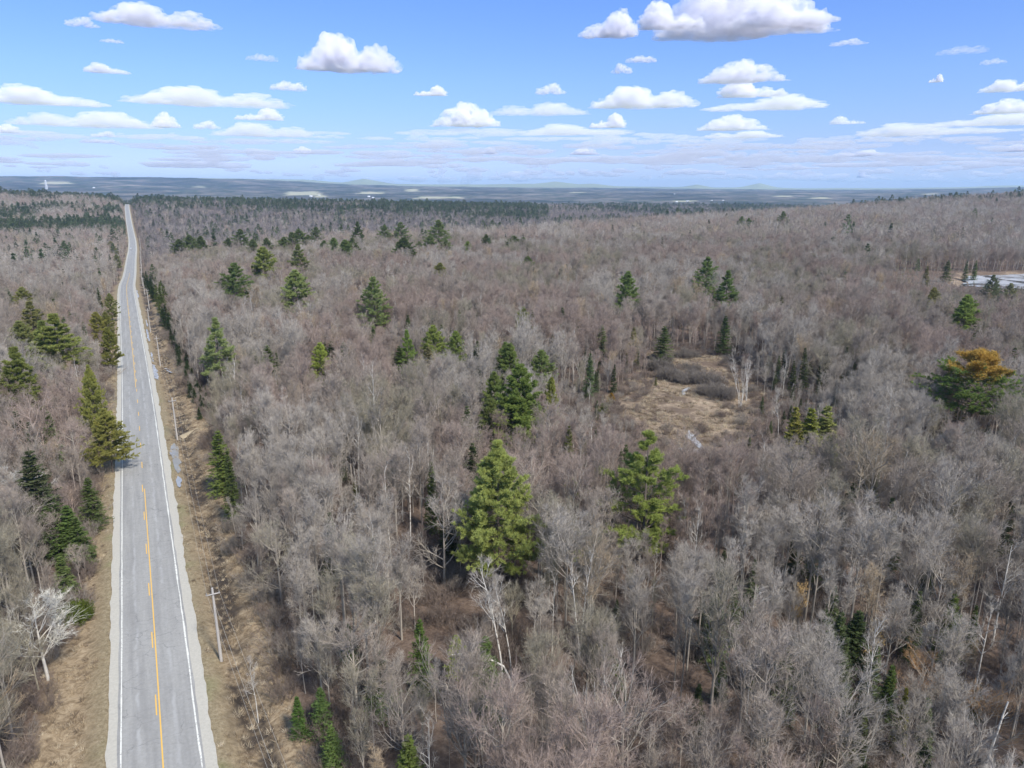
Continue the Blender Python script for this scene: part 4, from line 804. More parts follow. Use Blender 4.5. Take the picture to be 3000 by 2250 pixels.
for xd, yd, s, c_, lb in ((672, 424.5, 2.6, 'g', 'pale farm building on the bright field left of the photo centre'),(690, 422, 1.6, 'g', 'small white shed just beyond the pale farm building'),(797, 425, 2.4, 'g', 'white farmhouse in the far valley near the photo centre'),(806, 427, 1.8, 'g', 'white barn right beside the far valley farmhouse'),
    (1485, 435, 2.0, 'g', 'white farmhouse in the far valley above the right half of the forest'),(1462, 436, 1.5, 'g', 'low white shed left of the right-hand valley farmhouse'),(1537, 433, 1.4, 'g', 'small white house right of the right-hand valley farmhouse'),(1562, 433, 1.4, 'g', 'rightmost small white house in the far valley'),
    (203, 406, 2.4, 'g', 'white farm building on the far plain beyond the left crest'),(1457, 419, 1.3, 'g', 'tiny white house on the distant hillside')):
    x, y_ = at(xd * K, yd * K, 8); s *= .45; house(x, y_, 9 * s, 15 * s, 3.6 * s, RS.uniform(-.4, .4), M_ROOF, lb, lift=6)
# slim white mast beyond the crest on the left
mx, my = at(101 * K, 409 * K); 
m_o = bpy.data.objects.new('radio_mast', None); COL.objects.link(m_o); m_o.location = (mx, my, float(ground(mx, my))); sc_m = math.hypot(mx, my) / 711
hm = 7.2 * sc_m; M_MAST = plain('white_mast_paint', (.75, .75, .76)); ww = .55 * sc_m
legs = [np.array([(sx * ww, sy * ww, 0), (sx * ww * .5, sy * ww * .5, hm)]) for sx, sy in ((-1, -1), (1, -1), (1, 1), (-1, 1))]
for lg_ in legs: link('leg', mk_mesh('mast_leg', [tubes(lg_[None], np.full((1, 2), .16 * sc_m), 6, 0)], [M_MAST]), m_o)
br = []
for k in range(6):
    f0, f1 = k / 6, (k + 1) / 6
    for i in range(4): br.append([legs[i][0] * (1 - f0) + legs[i][1] * f0, legs[(i + 1) % 4][0] * (1 - f1) + legs[(i + 1) % 4][1] * f1])
link('lattice', mk_mesh('mast_lattice', [tubes(np.array(br), np.full((len(br), 2), .1 * sc_m), 4, 0)], [M_MAST]), m_o)
tag(m_o, 'slim white radio mast on the far plain at the left', 'mast')

# ------------------------------------------------------------------ the random forest
def scatter(r0, r1, s, seed):
    n = int(r1 * 1.5 / s) + 2; gx, gy = np.meshgrid(np.arange(-n, n), np.arange(0, int(r1 / s) + 2))
    rs = np.random.RandomState(seed); x = (gx + rs.uniform(-.46, .46, gx.shape) + .5 * (gy % 2)) * s; y = (gy + rs.uniform(-.46, .46, gx.shape)) * s
    x = x.ravel(); y = y.ravel(); r = np.hypot(x, y); t = x / np.maximum(y, 1)
    k = (r >= r0) & (r < r1) & (y > 22) & (np.abs(t) < .80 + 14 / np.maximum(y, 1)); return x[k], y[k]
band = [(24, 260, 3.35, 1), (260, 600, 4.1, 2), (600, 1200, 6.2, 3), (1200, 2000, 8.0, 4), (2000, 3300, 12.0, 5)]
XS, YS, BD = [], [], []
for i, (r0, r1, s, sd) in enumerate(band):
    x, y = scatter(r0, r1, s, sd); XS.append(x); YS.append(y); BD.append(np.full(len(x), i))
XS = np.concatenate(XS); YS = np.concatenate(YS); BD = np.concatenate(BD)
def clear(x, y):
    lat = road_lat(x, y)
    onroad = (lat > left_edge(y) - .3) & (lat < right_edge(y) + .6) & (y < 1900)
    bd = pdist(x, y, BOG)
    return ~onroad & (bd > 2.5) & (pdist(x, y, POND) > 4)
k = clear(XS, YS); XS, YS, BD = XS[k], YS[k], BD[k]
bdist = pdist(XS, YS, BOG); pdst = pdist(XS, YS, POND)
# height of trees: low scrub on the camera side of the bog and the pond, gaps in the near wood
hs = np.ones(len(XS)); bc = np.mean(BOG, 0)
shadow = (bdist < 30) & (YS < bc[1]); hs = np.where(shadow, np.clip(bdist / 30, .32, 1), hs); hs = np.where((bdist < 9) & (YS >= bc[1]), np.minimum(hs, .6), hs)
tt_ = XS / YS; pf = (YS < 455) & (YS > 250) & (tt_ > .53); hs = np.where(pf, np.minimum(hs, .2 + np.clip((pdst - 6) / 200, 0, 1) * .8), hs)
lt_ = road_lat(XS, YS)
hs = np.where((lt_ > 0) & (lt_ < 20), np.minimum(hs, .5 + (lt_ - 12) / 14), hs); hs = np.where((lt_ < 0) & (lt_ > -15), np.minimum(hs, .45 + (-8 - lt_) / 12), hs)
GAPS = [(1000, 1330, 4), (930, 1480, 4), (1010, 1290, 3.5), (960, 1400, 3.5), (880, 1240, 3), (1250, 930, 5), (1080, 1540, 3), (1400, 1560, 3), (760, 1180, 3)]
keepm = np.ones(len(XS), bool)
for xd, yd, rad in GAPS:
    gx_, gy_ = at(xd * K, yd * K); keepm &= np.hypot((XS - gx_), (YS - gy_) * .75) > rad
    front = (np.abs(XS - gx_ * YS / gy_) < rad * .8) & (YS < gy_) & (YS > gy_ - 13); hs = np.where(front, np.minimum(hs, .55), hs)
for (ux, uy, ur) in USED:
    keepm &= np.hypot(XS - ux, YS - uy) > ur
    if uy < 420: # keep the crowns of singled-out trees in view: thinner wood just in front
        f_ = (np.abs(XS - ux * YS / uy) < max(1.6, ur * 1.3)) & (YS < uy) & (YS > uy - (34 if uy > 180 and ur > 2 else 24 if ur > 2.5 else min(14, uy * .1))); hs = np.where(f_, np.minimum(hs, .62), hs)
XS, YS, BD, hs, bdist, lt_, tt_ = [q[keepm] for q in (XS, YS, BD, hs, bdist, lt_, tt_)]
N = len(XS); rs = np.random.RandomState(5); U = rs.rand(N); ZS = ground(XS, YS, True) - .15
r_ = np.hypot(XS, YS)
# evergreen share
pat = fbm(XS / 60, YS / 60, 61, 3); con = np.full(N, .008) + .06 * sstep(.60, .72, pat)
con += ((lt_ < 0) & (YS > 430) & (YS < 720)) * .45 * sstep(.40, .56, fbm(XS / 45, YS / 30, 62, 2)) + ((lt_ < -20) & (YS > 140) & (YS < 330)) * .25 * sstep(.40, .55, pat)
con += ((lt_ < 0) & (YS > 720) & (YS < 1050)) * .18 + ((lt_ < 0) & (YS > 1000) & (YS < 1450)) * .75 * sstep(.42, .52, fbm(XS / 110, YS / 170, 63, 2))
con += ((YS > 1600) & (YS < 2300) & (tt_ < .05)) * (.62) * sstep(.36, .52, fbm(XS / 75, YS / 90, 64, 3))
val_ = (lt_ > 0) & (YS > np.interp(tt_, [-.5, -.2, 0, .2, .33, .45, .56], [560, 720, 760, 880, 1060, 1300, 1600])) & (tt_ < .56)
con += (val_ & (YS < 1650)) * (.12 + .30 * sstep(.42, .6, fbm(XS / 60, YS / 50, 65, 3)))
con += ((YS > 1250) & (tt_ > .46)) * .55 * sstep(.38, .5, fbm(XS / 110, YS / 80, 66, 2)) + ((YS > 1900)) * .40 * sstep(.4, .5, fbm(XS / 160, YS / 120, 67, 3))
con += ((YS < 200) & (tt_ > .10)) * .20 * sstep(.42, .6, fbm(XS / 13, YS / 13, 68, 2)) + ((YS < 120) & (tt_ > -.3)) * .03 + ((YS > 110) & (YS < 300) & (np.abs(tt_) < .13)) * .07 + ((lt_ > 0) & (lt_ < 16) & (YS > 140) & (YS < 500)) * .5
iscon = U < con
# colour patches of the bare trees
pn_ = fbm(XS / 38, YS / 38, 71, 3) + rs.normal(size=N) * .07; pr = fbm(XS / 24 + 9, YS / 24, 72, 3) + rs.normal(size=N) * .08
tonei = np.where(pn_ > .60, 1, np.where(pr > .58, 2, np.where(pr < .36, 3, 0))); tonei = np.where(rs.rand(N) < .02, 4, tonei)
tonei = np.where((YS < 620) & (YS > 330) & (lt_ < -6) & (rs.rand(N) < .75), 1, tonei)
tonei = np.where(val_ & (rs.rand(N) < .7), 5, tonei)
TONES = [('grey', G_GREY), ('pale grey', G_PALE), ('reddish', G_RED), ('olive-grey', G_OLIVE), ('tan', G_TAN), ('purplish grey', (.21, .185, .18))]
NEARK = ['maple0','maple1','maple2','maple3','maple4','sapling0','sapling1','sapling2','broad0','broad1','birch2']
kv = rs.choice(len(NEARK), N, p=[.125,.125,.125,.12,.12,.10,.10,.095,.03,.03,.03])
hgt = np.clip(rs.normal(.88, .13, N), .5, 1.2) * hs
# the 300 largest bare trees in the frame are objects of their own
u_, v_, d_ = project(XS, YS, ZS + 9 * hs)
size = np.where((u_ > -10) & (u_ < 1034) & (v_ > 150) & (v_ < 800) & ~iscon, hgt * 14 / d_, 0)
big = np.argsort(-size)[:285]; isbig = np.zeros(N, bool); isbig[big] = True
for i in big:
    tn, tc_ = TONES[tonei[i]]; kk = NEARK[kv[i]]
    put(kk, XS[i], YS[i], protos[kk].H * hgt[i], rs.uniform(.9, 1.15), None, tc_, BT if 'birch' in kk else 'bare_tree', None, 'birch tree' if 'birch' in kk else 'tree', 'bare trees of the near forest')
    INST[-1].append(tn)
# everything else: one object of instances per kind
def hidden_col(name, items):
    c = bpy.data.collections.new(name)
    for nm, me, color in items:
        o = bpy.data.objects.new(nm, me); o.color = (*color, 1); c.objects.link(o)
    return c
def instancer(name, col_, P, rot, scl, idx, tones, **tags):
    me = bpy.data.meshes.new(name); me.vertices.add(len(P)); me.vertices.foreach_set('co', np.asarray(P, np.float32).ravel())
    a1 = me.attributes.new('rot', 'FLOAT_VECTOR', 'POINT'); a1.data.foreach_set('vector', np.asarray(rot, np.float32).ravel())
    a2 = me.attributes.new('scl', 'FLOAT_VECTOR', 'POINT'); a2.data.foreach_set('vector', np.asarray(scl, np.float32).ravel())
    a3 = me.attributes.new('idx', 'INT', 'POINT'); a3.data.foreach_set('value', np.asarray(idx, np.int32))
    a4 = me.attributes.new('tone', 'FLOAT_COLOR', 'POINT'); a4.data.foreach_set('color', np.concatenate([np.asarray(tones, np.float32), np.ones((len(P), 1), np.float32)], 1).ravel())
    o = link(name, me); g = bpy.data.node_groups.new(name, 'GeometryNodeTree')
    g.interface.new_socket('Geometry', in_out='INPUT', socket_type='NodeSocketGeometry'); g.interface.new_socket('Geometry', in_out='OUTPUT', socket_type='NodeSocketGeometry')
    gi = g.nodes.new('NodeGroupInput'); go = g.nodes.new('NodeGroupOutput'); ip = g.nodes.new('GeometryNodeInstanceOnPoints'); ci = g.nodes.new('GeometryNodeCollectionInfo')
    ci.inputs[0].default_value = col_; ci.inputs['Separate Children'].default_value = True; ci.inputs['Reset Children'].default_value = True
    def na(nm, dt):
        n = g.nodes.new('GeometryNodeInputNamedAttribute'); n.data_type = dt; n.inputs[0].default_value = nm; return [s for s in n.outputs if s.enabled and s.name == 'Attribute'][0]
    L = g.links.new; L(gi.outputs[0], ip.inputs['Points']); L(ci.outputs[0], ip.inputs['Instance']); ip.inputs['Pick Instance'].default_value = True
    L(na('idx', 'INT'), ip.inputs['Instance Index']); L(na('scl', 'FLOAT_VECTOR'), ip.inputs['Scale'])
    er = g.nodes.new('FunctionNodeEulerToRotation'); L(na('rot', 'FLOAT_VECTOR'), er.inputs[0]); L(er.outputs[0], ip.inputs['Rotation'])
    L(ip.outputs[0], go.inputs[0]); md = o.modifiers.new('scatter', 'NODES'); md.node_group = g
    return tag(o, **tags)
def rots(n): return np.stack([rs.normal(size=n) * .035, rs.normal(size=n) * .035, rs.uniform(0, 6.283, n)], 1)
TC = np.array([c_ for _, c_ in TONES])
items_s = sorted([(k_, protos[k_].full, (1, 1, 1)) for k_ in NEARK]); order = {q[0]: i for i, q in enumerate(items_s)}
c_near = hidden_col('near_forest_kinds', items_s)
m1 = ~iscon & ~isbig & (BD < 2)
id1 = np.array([order[NEARK[a_]] for a_ in kv[m1]])
sc1 = hgt[m1][:, None] * np.array([1.0, 1.0, 1.])
instancer('bare_forest', c_near, np.stack([XS, YS, ZS], 1)[m1], rots(m1.sum()), sc1, id1, TC[tonei[m1]], label='leafless broadleaf forest covering the middle ground', cat='forest', kind='stuff')
itf = [('zfar%d' % i, protos['zfar%d' % i].full, (1, 1, 1)) for i in range(4)]
c_far = hidden_col('far_forest_kinds', itf)
m2 = ~iscon & (BD >= 2); fk = rs.randint(0, 4, N)
id2 = fk[m2]
fs = np.array([1, 1, 1.15, 1.4, 2.0])[BD]
instancer('far_bare_forest', c_far, np.stack([XS, YS, ZS], 1)[m2], rots(m2.sum()), (hgt * 1.0)[m2][:, None] * np.stack([fs[m2] * 1.15, fs[m2] * 1.15, np.ones(m2.sum())], 1), id2, TC[tonei[m2]], label='leafless forest fading towards the far valley and crest', cat='forest', kind='stuff')
CK = [('zc0', protos['zpine0'].full, (.13, .17, .085)), ('zc1', protos['zpine1'].full, (.10, .14, .07)), ('zc2', protos['zfir'].full, (.06, .085, .045)), ('zc3', protos['fir0'].full, (.095, .12, .05)), ('zc4', protos['fir1'].full, (.085, .11, .045)), ('zc5', protos['pineE'].full, (.08, .115, .042))]
c_con = hidden_col('evergreen_kinds', CK)
pineshare = np.where(((lt_ < 0) & (YS > 1000)) | ((YS > 1500)) , .8, .12); isp = rs.rand(N) < pineshare
ci_ = np.where(r_ < 430, np.where(rs.rand(N) < .5, 3, 4), np.where(isp, rs.randint(0, 2, N), 2))
ch = np.where(r_ < 430, np.where((lt_ > 0) & (lt_ < 16), .42, np.where(r_ > 105, .88, .68)), np.where(isp, 1.0, 1.05)) * np.clip(rs.normal(1, .18, N), .55, 1.5) * np.maximum(hs, .4)
m3 = iscon; cf = np.where(ci_ < 3, fs, 1.0)
instancer('evergreen_forest', c_con, np.stack([XS, YS, ZS], 1)[m3], rots(m3.sum()), ch[m3][:, None] * np.stack([cf[m3], cf[m3], np.ones(m3.sum())], 1), ci_[m3], np.array([q[2] for q in CK])[ci_[m3]] * rs.uniform(.8, 1.25, (m3.sum(), 1)), label='dark firs and pines mixed into the bare forest', cat='forest', kind='stuff')
print('trees', N, 'bare near', m1.sum(), 'far', m2.sum(), 'evergreen', m3.sum())
# undergrowth: brush under the near wood, along the verges, round the bog
bx_, by_ = scatter(24, 330, 2.9, 21); lt = road_lat(bx_, by_); bd = pdist(bx_, by_, BOG); q = rs.rand(len(bx_))
edge = ((lt > right_edge(by_) - 1.2) & (lt < right_edge(by_) + 5)) | ((lt < left_edge(by_) + .6) & (lt > left_edge(by_) - 5))
ok = ((lt < left_edge(by_) + .6) | (lt > right_edge(by_) - 1.2)) & ((bd > -1) | ((bd > -7) & (q < .22))) & (pdist(bx_, by_, POND) > 1) & (edge | (bd < 0) | (bd < 12) | (q < .33 + .25 * (by_ < 140)) | ((fbm(bx_ / 12, by_ / 12, 81, 2) > .56) & (q < .7)))
for xd, yd, rad in GAPS: gx_, gy_ = at(xd * K, yd * K); ok &= (np.hypot(bx_ - gx_, by_ - gy_) > rad * .5) | (q < .3)
bx_, by_, bd, edge = bx_[ok], by_[ok], bd[ok], edge[ok]; nb = len(bx_)
BC = [('b%d' % i, protos['brush%d' % i].full, (1, 1, 1)) for i in range(2)]; bt_ = np.array([(.22, .175, .15), (.27, .235, .205), (.185, .145, .125)])
c_br = hidden_col('brush_kinds', BC)
bh = rs.uniform(.5, 1.1, nb) * np.where(edge, 1.1, 1.0) * np.where(bd < 8, .75, 1)
instancer('undergrowth', c_br, np.stack([bx_, by_, ground(bx_, by_)], 1), rots(nb), np.stack([bh * 1.15, bh * 1.15, bh], 1), rs.randint(0, 2, nb), bt_[rs.randint(0, 3, nb)], label='low leafless brush under and along the forest', cat='undergrowth', kind='stuff')
# tufts of dead grass on the verges and tussocks in the bog
nt_ = 46; a_ = RS.uniform(0, 6.28, nt_); q0 = np.stack([np.cos(a_), np.sin(a_), a_ * 0], 1) * RS.uniform(0, .32, (nt_, 1))
tuft = mk_mesh('grass_tuft', [spikes(q0 - UP * .04, norm(q0 * 2.2 + UP * .8 + RS.normal(size=(nt_, 3)) * .35) * RS.uniform(.22, .5, (nt_, 1)), .035, 0)], [M_TWIG])
def sc2(x0, x1, y0, y1, s):
    gx, gy = np.meshgrid(np.arange(x0, x1, s), np.arange(y0, y1, s)); return (gx + rs.uniform(-.5, .5, gx.shape) * s).ravel(), (gy + rs.uniform(-.5, .5, gx.shape) * s).ravel()
gx_, gy_ = sc2(-175, -10, 24, 270, .85); lt = road_lat(gx_, gy_); ok = ((lt > left_edge(gy_) - 1) & (lt < -4.8)) | ((lt < right_edge(gy_) + 1) & (lt > 5.0)); ok &= fbm(gx_ / 3, gy_ / 3, 91, 2) + rs.rand(len(gx_)) * .4 > np.where(np.abs(lt) < 6.5, .85, .55); ok &= np.abs(gx_ / gy_) < .82
hx_, hy_ = sc2(15, 85, 125, 240, 1.0); ok2 = (pdist(hx_, hy_, BOG) < 5) & (fbm(hx_ / 4, hy_ / 4, 92, 2) + rs.rand(len(hx_)) * .3 > .58)
gx_ = np.concatenate([gx_[ok], hx_[ok2]]); gy_ = np.concatenate([gy_[ok], hy_[ok2]]); ng = len(gx_)
gt_ = np.array([(.39, .315, .225), (.31, .245, .17), (.19, .145, .105), (.45, .38, .285)]); gs_ = rs.uniform(.6, 1.5, ng) * np.where(gx_ > 0, 1.6, 1)
instancer('dry_grass', hidden_col('grass_kinds', [('g0', tuft, (1, 1, 1))]), np.stack([gx_, gy_, ground(gx_, gy_)], 1), rots(ng), np.stack([gs_, gs_, gs_], 1), np.zeros(ng), gt_[rs.randint(0, 4, ng)], label='tufts of dead straw-coloured grass on the verges and bog', cat='grass', kind='stuff')
print('tufts', ng)
# shrub thickets lying across the bog
TH = [((2043,1160),(2145,1166),9,.8,'(.20'), ((1990,1122),(2110,1131),11,.9,''), ((1935,1105),(1990,1112),7,.9,''), ((1893,1083),(1968,1086),8,.85,''), ((1915,1056),(1970,1058),6,.7,''), ((1975,1045),(2045,1048),6,.6,''), ((2000,1088),(2050,1090),5,.6,'')]
TL = ['long dark shrub thicket nearest to the camera at the right of the bog', 'long grey shrub thicket crossing the bog behind the front thicket', 'rounded shrub thicket at the left end of the long grey one', 'thicket of grey shrubs on the far left of the bog', 'small round thicket at the far left corner of the bog', 'low brown thicket at the far end of the bog', 'small brown thicket in the tan grass at the far end of the bog']
for (p0, p1, nn, hh, _), lb in zip(TH, TL):
    A = np.array(at(p0[0] * KS, p0[1] * KS)); B = np.array(at(p1[0] * KS, p1[1] * KS)); nn = int(np.linalg.norm(B - A) / .9) * 2; sb, cb = [], []; hh *= 1.55
    for k_ in range(nn):
        f = (k_ + .5) / nn; c_ = A + (B - A) * f + rs.normal(size=2) * np.array([.6, 1.5]); pr_ = protos['brush%d' % (k_ % 2)]
        me_ = [pr_.tm, pr_.cm]; a_ = rs.uniform(0, 6.28); s = hh * rs.uniform(.55, 1.25) * (1 - .35 * abs(f - .5) * 2)
        Rm = np.array([[math.cos(a_), math.sin(a_), 0], [-math.sin(a_), math.cos(a_), 0], [0, 0, 1]]) * s
        for j, (mm, dst) in enumerate(zip(me_, (sb, cb))):
            vv = np.empty(len(mm.vertices) * 3, np.float32); mm.vertices.foreach_get('co', vv); vv = vv.reshape(-1, 3) @ Rm + np.array([c_[0], c_[1], float(ground(c_[0], c_[1]))])
            nl = len(mm.loops); li = np.empty(nl, np.int32); mm.loops.foreach_get('vertex_index', li); ls = np.empty(len(mm.polygons), np.int32); mm.polygons.foreach_get('loop_total', ls)
            st_ = np.cumsum(ls) - ls
            for kk in (3, 4):
                w_ = np.where(ls == kk)[0]
                if len(w_): dst.append((vv, li[st_[w_][:, None] + np.arange(kk)[None]], 0))
    o = bpy.data.objects.new('shrub_thicket', None); COL.objects.link(o)
    s_ = link('stems', mk_mesh('thicket_stems', sb, [M_BARK]), o); s_.color = (.15, .125, .11, 1); t_ = link('twigs', mk_mesh('thicket_twigs', cb, [M_TWIG]), o); t_.color = (.20, .175, .155, 1)
    tag(o, lb, 'shrub thicket', 'shrub thickets in the bog')

# ------------------------------------------------------------------ labels for the trees that have none yet
for xd, yd, ph in ((1065,1080,'big foreground pine'),(1410,1040,'ragged yellow-green pine'),(1290,1520,'four-trunk birch'),(1262,1260,'upright forked birch'),(905,1380,'vivid green fir'),(2120,820,'orange-topped pine'),(1756,890,'three yellow-green cedars'),(1040,1415,'arching fallen birch'),
    (470,1350,'nearest utility pole'),(163,1315,'round green bush'),(220,880,'roadside olive pine'),(1470,860,'tan bog'),(2066,1310,'lower-right pointed fir'),(20,1200,'white-barked tree at the left edge'),(2155,1580,'birch snag'),(480,780,'pale spreading birch'),(575,760,'pointed dark fir pair'),(1122,850,'dark green pine clump'),
    (820,650,'tall lone pine'),(1545,600,'two neighbouring dark pines'),(2130,600,'pond'),(420,525,'left ridge pines'),(640,620,'dome-shaped pine'),(772,500,'tall narrow ridge pine'),(920,510,'right ridge pine clump'),(1693,470,'airy tiered pine'),(880,1610,'bushy fir at the bottom edge'),(1880,1540,'leaning forked birch'),(465,960,'slender roadside fir'),(60,700,'dark pines at the left'),(150,620,'pointed dark firs'),(1600,800,'leaning birch clump'),(1260,780,'birches left of the bog'),(1850,1080,'dark gap on the right'),(2150,1440,'orange-twigged tree'),(690,760,'small yellow-green pine')): lm(xd, yd, ph)
LU = np.array([q_[0] for q_ in LM]); LV = np.array([q_[1] for q_ in LM])
ORD = ['nearest', 'second', 'third', 'fourth', 'fifth', 'sixth', 'seventh', 'eighth', 'ninth', 'tenth', 'eleventh', 'twelfth', 'thirteenth', 'fourteenth', 'fifteenth', 'sixteenth', 'seventeenth', 'eighteenth', 'nineteenth', 'twentieth', 'twenty-first', 'twenty-second', 'twenty-third', 'twenty-fourth', 'twenty-fifth', 'twenty-sixth', 'twenty-seventh', 'twenty-eighth', 'twenty-ninth', 'thirtieth']
grp = {}
for q_ in INST:
    o, u, v, d, key, lab, colr = q_[:7]
    if lab: continue
    j = int(np.argmin(np.hypot(LU - u, LV - v))); du, dv = u - LU[j], v - LV[j]; ang = math.degrees(math.atan2(dv, du)) % 360
    dr = ['right of', 'below and right of', 'in front of', 'below and left of', 'left of', 'above and left of', 'behind', 'above and right of'][int((ang + 22.5) // 45) % 8]
    kind = {'pine_tree': 'pine', 'fir_tree': 'fir', 'cedar_tree': 'cedar', 'hemlock_tree': 'dark young hemlock', 'birch_tree': 'white-trunked birch', 'oak_tree': 'brown-leaved oak'}.get(o.name.split('.')[0], 'leafless tree')
    if kind in ('pine', 'fir'): kind = ('yellow-green ' if colr[0] > .11 else 'dark ' if colr[1] < .09 else 'green ') + kind
    elif kind == 'leafless tree': kind = (q_[7] if len(q_) > 7 else 'grey') + ' ' + ('slender ' if 'sapling' in key else 'wide ' if 'broad' in key else '') + kind
    grp.setdefault((kind, dr, j), []).append((math.hypot(du, dv), o))
for (kind, dr, j), l in grp.items():
    l.sort(key=lambda t_: t_[0])
    for n_, (_, o) in enumerate(l):
        t_ = '%s%s %s the %s' % (ORD[min(n_, 29)] + ' ' if len(l) > 1 else 'only ', kind, dr, LM[j][2])
        o['label'] = t_ if len(t_.split()) <= 16 else t_.replace('leafless ', '').replace('white-barked tree at the left edge', 'left-edge white-barked tree')
print('labelled', sum(len(l) for l in grp.values()))

# ------------------------------------------------------------------ clouds
def n3(p, seed=0):
    i = np.floor(p).astype(np.int64); f = p - i; f = f * f * (3 - 2 * f); o = 0
    for dx in (0, 1):
        for dy in (0, 1):
            for dz in (0, 1):
                h = _h(i[:, 0] + dx + (i[:, 2] + dz) * 57, i[:, 1] + dy + (i[:, 2] + dz) * 131, seed)
                o = o + h * (f[:, 0] if dx else 1 - f[:, 0]) * (f[:, 1] if dy else 1 - f[:, 1]) * (f[:, 2] if dz else 1 - f[:, 2])
    return o
def f3(p, seed=0, o=4):
    s = 0; a_ = .5
    for k_ in range(o): s = s + a_ * (n3(p, seed + k_) - .5); a_ *= .55; p = p * 2.07
    return s
import bmesh
_bm = bmesh.new(); bmesh.ops.create_icosphere(_bm, subdivisions=4, radius=1.0)
ICV = np.array([v.co[:] for v in _bm.verts]); ICF = np.array([[v.index for v in f.verts] for f in _bm.faces]); _bm.free()
def fuse(me, vox):
    """melt overlapping puffs into one closed skin"""
    o = bpy.data.objects.new('tmp', me); COL.objects.link(o); md = o.modifiers.new('r', 'REMESH'); md.mode = 'VOXEL'; md.voxel_size = vox; md.use_smooth_shade = True
    dg = bpy.context.evaluated_depsgraph_get(); r = bpy.data.meshes.new_from_object(o.evaluated_get(dg)); bpy.data.objects.remove(o); r.name = me.name; bpy.data.meshes.remove(me); return r
def cloud_mesh(seed, n, heap, flat=.22):
    """unit cloud: x in -1..1, z 0..1, flat base"""
    rc = np.random.RandomState(seed); bl = []
    ks = rc.uniform(-.8, .8, 3); ws = rc.uniform(.18, .4, 3); hsn = rc.uniform(.5, 1, 3); hsn[0] = 1
    for j in range(n):
        x = rc.uniform(-1, 1) * (1 if j > 4 else .6); env = sum(h_ * math.exp(-((x - k_) / w_) ** 2) for k_, w_, h_ in zip(ks, ws, hsn)); env = min(1, .30 + heap * env) * (1 - abs(x) ** 3) + .06
        r = rc.uniform(.12, .26) * (.55 + .6 * env); zc = rc.uniform(0.02, max(.03, env - r * 1.1)) ; y = rc.uniform(-.5, .5) * (1 - abs(x) * .6)
        v = ICV * np.array([r * rc.uniform(1.0, 1.6), r * 1.4, r * rc.uniform(1.5, 2.1)]); v = v + np.array([x * .86, y, zc + .1])
        v = v + ICV * (f3(v * np.array([6, 6, 5.]) + seed * 7, seed, 5) * .55)[:, None] * np.array([.75, .75, 1.0])
        z = v[:, 2]; v[:, 2] = np.where(z < .12, .12 + (z - .12) * flat, z); bl.append((v, ICF, 0))
    me = mk_mesh('cloud_shape', bl, [None], True); return fuse(me, .022)
def cloud_mat(dens, g=0.0, wisp=0):
    m = bpy.data.materials.new('cloud_droplets'); m.use_nodes = True; nt = m.node_tree; nt.nodes.remove(nt.nodes['Principled BSDF'])
    v = nt.nodes.new('ShaderNodeVolumePrincipled'); v.inputs['Color'].default_value = (.975, .962, 1, 1); v.inputs['Density'].default_value = dens; v.inputs['Anisotropy'].default_value = g
    if wisp:   # ragged, torn edges
        tc = nt.nodes.new('ShaderNodeTexCoord'); mp = nt.nodes.new('ShaderNodeMapping'); mp.inputs['Scale'].default_value = (5.0, 5.0, 3.6); mp.inputs['Location'].default_value = (wisp * 3.7, 0, wisp)
        nt.links.new(tc.outputs['Object'], mp.inputs[0]); nz = noise(nt, 1.0, 5, mp.outputs[0], .62)
        nt.links.new(math_(nt, 'MULTIPLY', ramp(nt, nz, [(.40, .01), (.60, 1.0)]), dens), v.inputs['Density'])
    nt.links.new(v.outputs[0], nt.nodes['Material Output'].inputs['Volume']); return m
CV = {'heap': [cloud_mesh(3, 60, .7), cloud_mesh(8, 60, .62)], 'long': [cloud_mesh(5, 54, .45), cloud_mesh(12, 54, .4)], 'wisp': [cloud_mesh(21, 26, .3, .5), cloud_mesh(27, 26, .35, .5)]}
BASE = 1500.
def cloud(kind, i, xd, yb, wd, hd, den, label, n_=None):
    d = ray(xd * K, yb * K); s = (BASE - CAM_Z) / max(d[2], .004); s = min(s, 90000); P = d * s; dist = np.linalg.norm(P)
    w = wd * K * s / F; h = hd * .80 * K * s / F
    o = link('cloud', CV[kind][i % 2].copy()); o.data.materials.clear(); o.data.materials.append(cloud_mat(den ** 1.6 * 28. / w, 0, RS.uniform(1, 9)));  o.location = (P[0], P[1], P[2] + CAM_Z); o.rotation_euler = (0, 0, -math.atan2(P[0], P[1])); o.scale = (w / 2 * (-1 if i > 1 else 1), w / 2 * .55, h); 
    tag(o, label, 'cloud', 'cumulus clouds in the blue sky'); return o
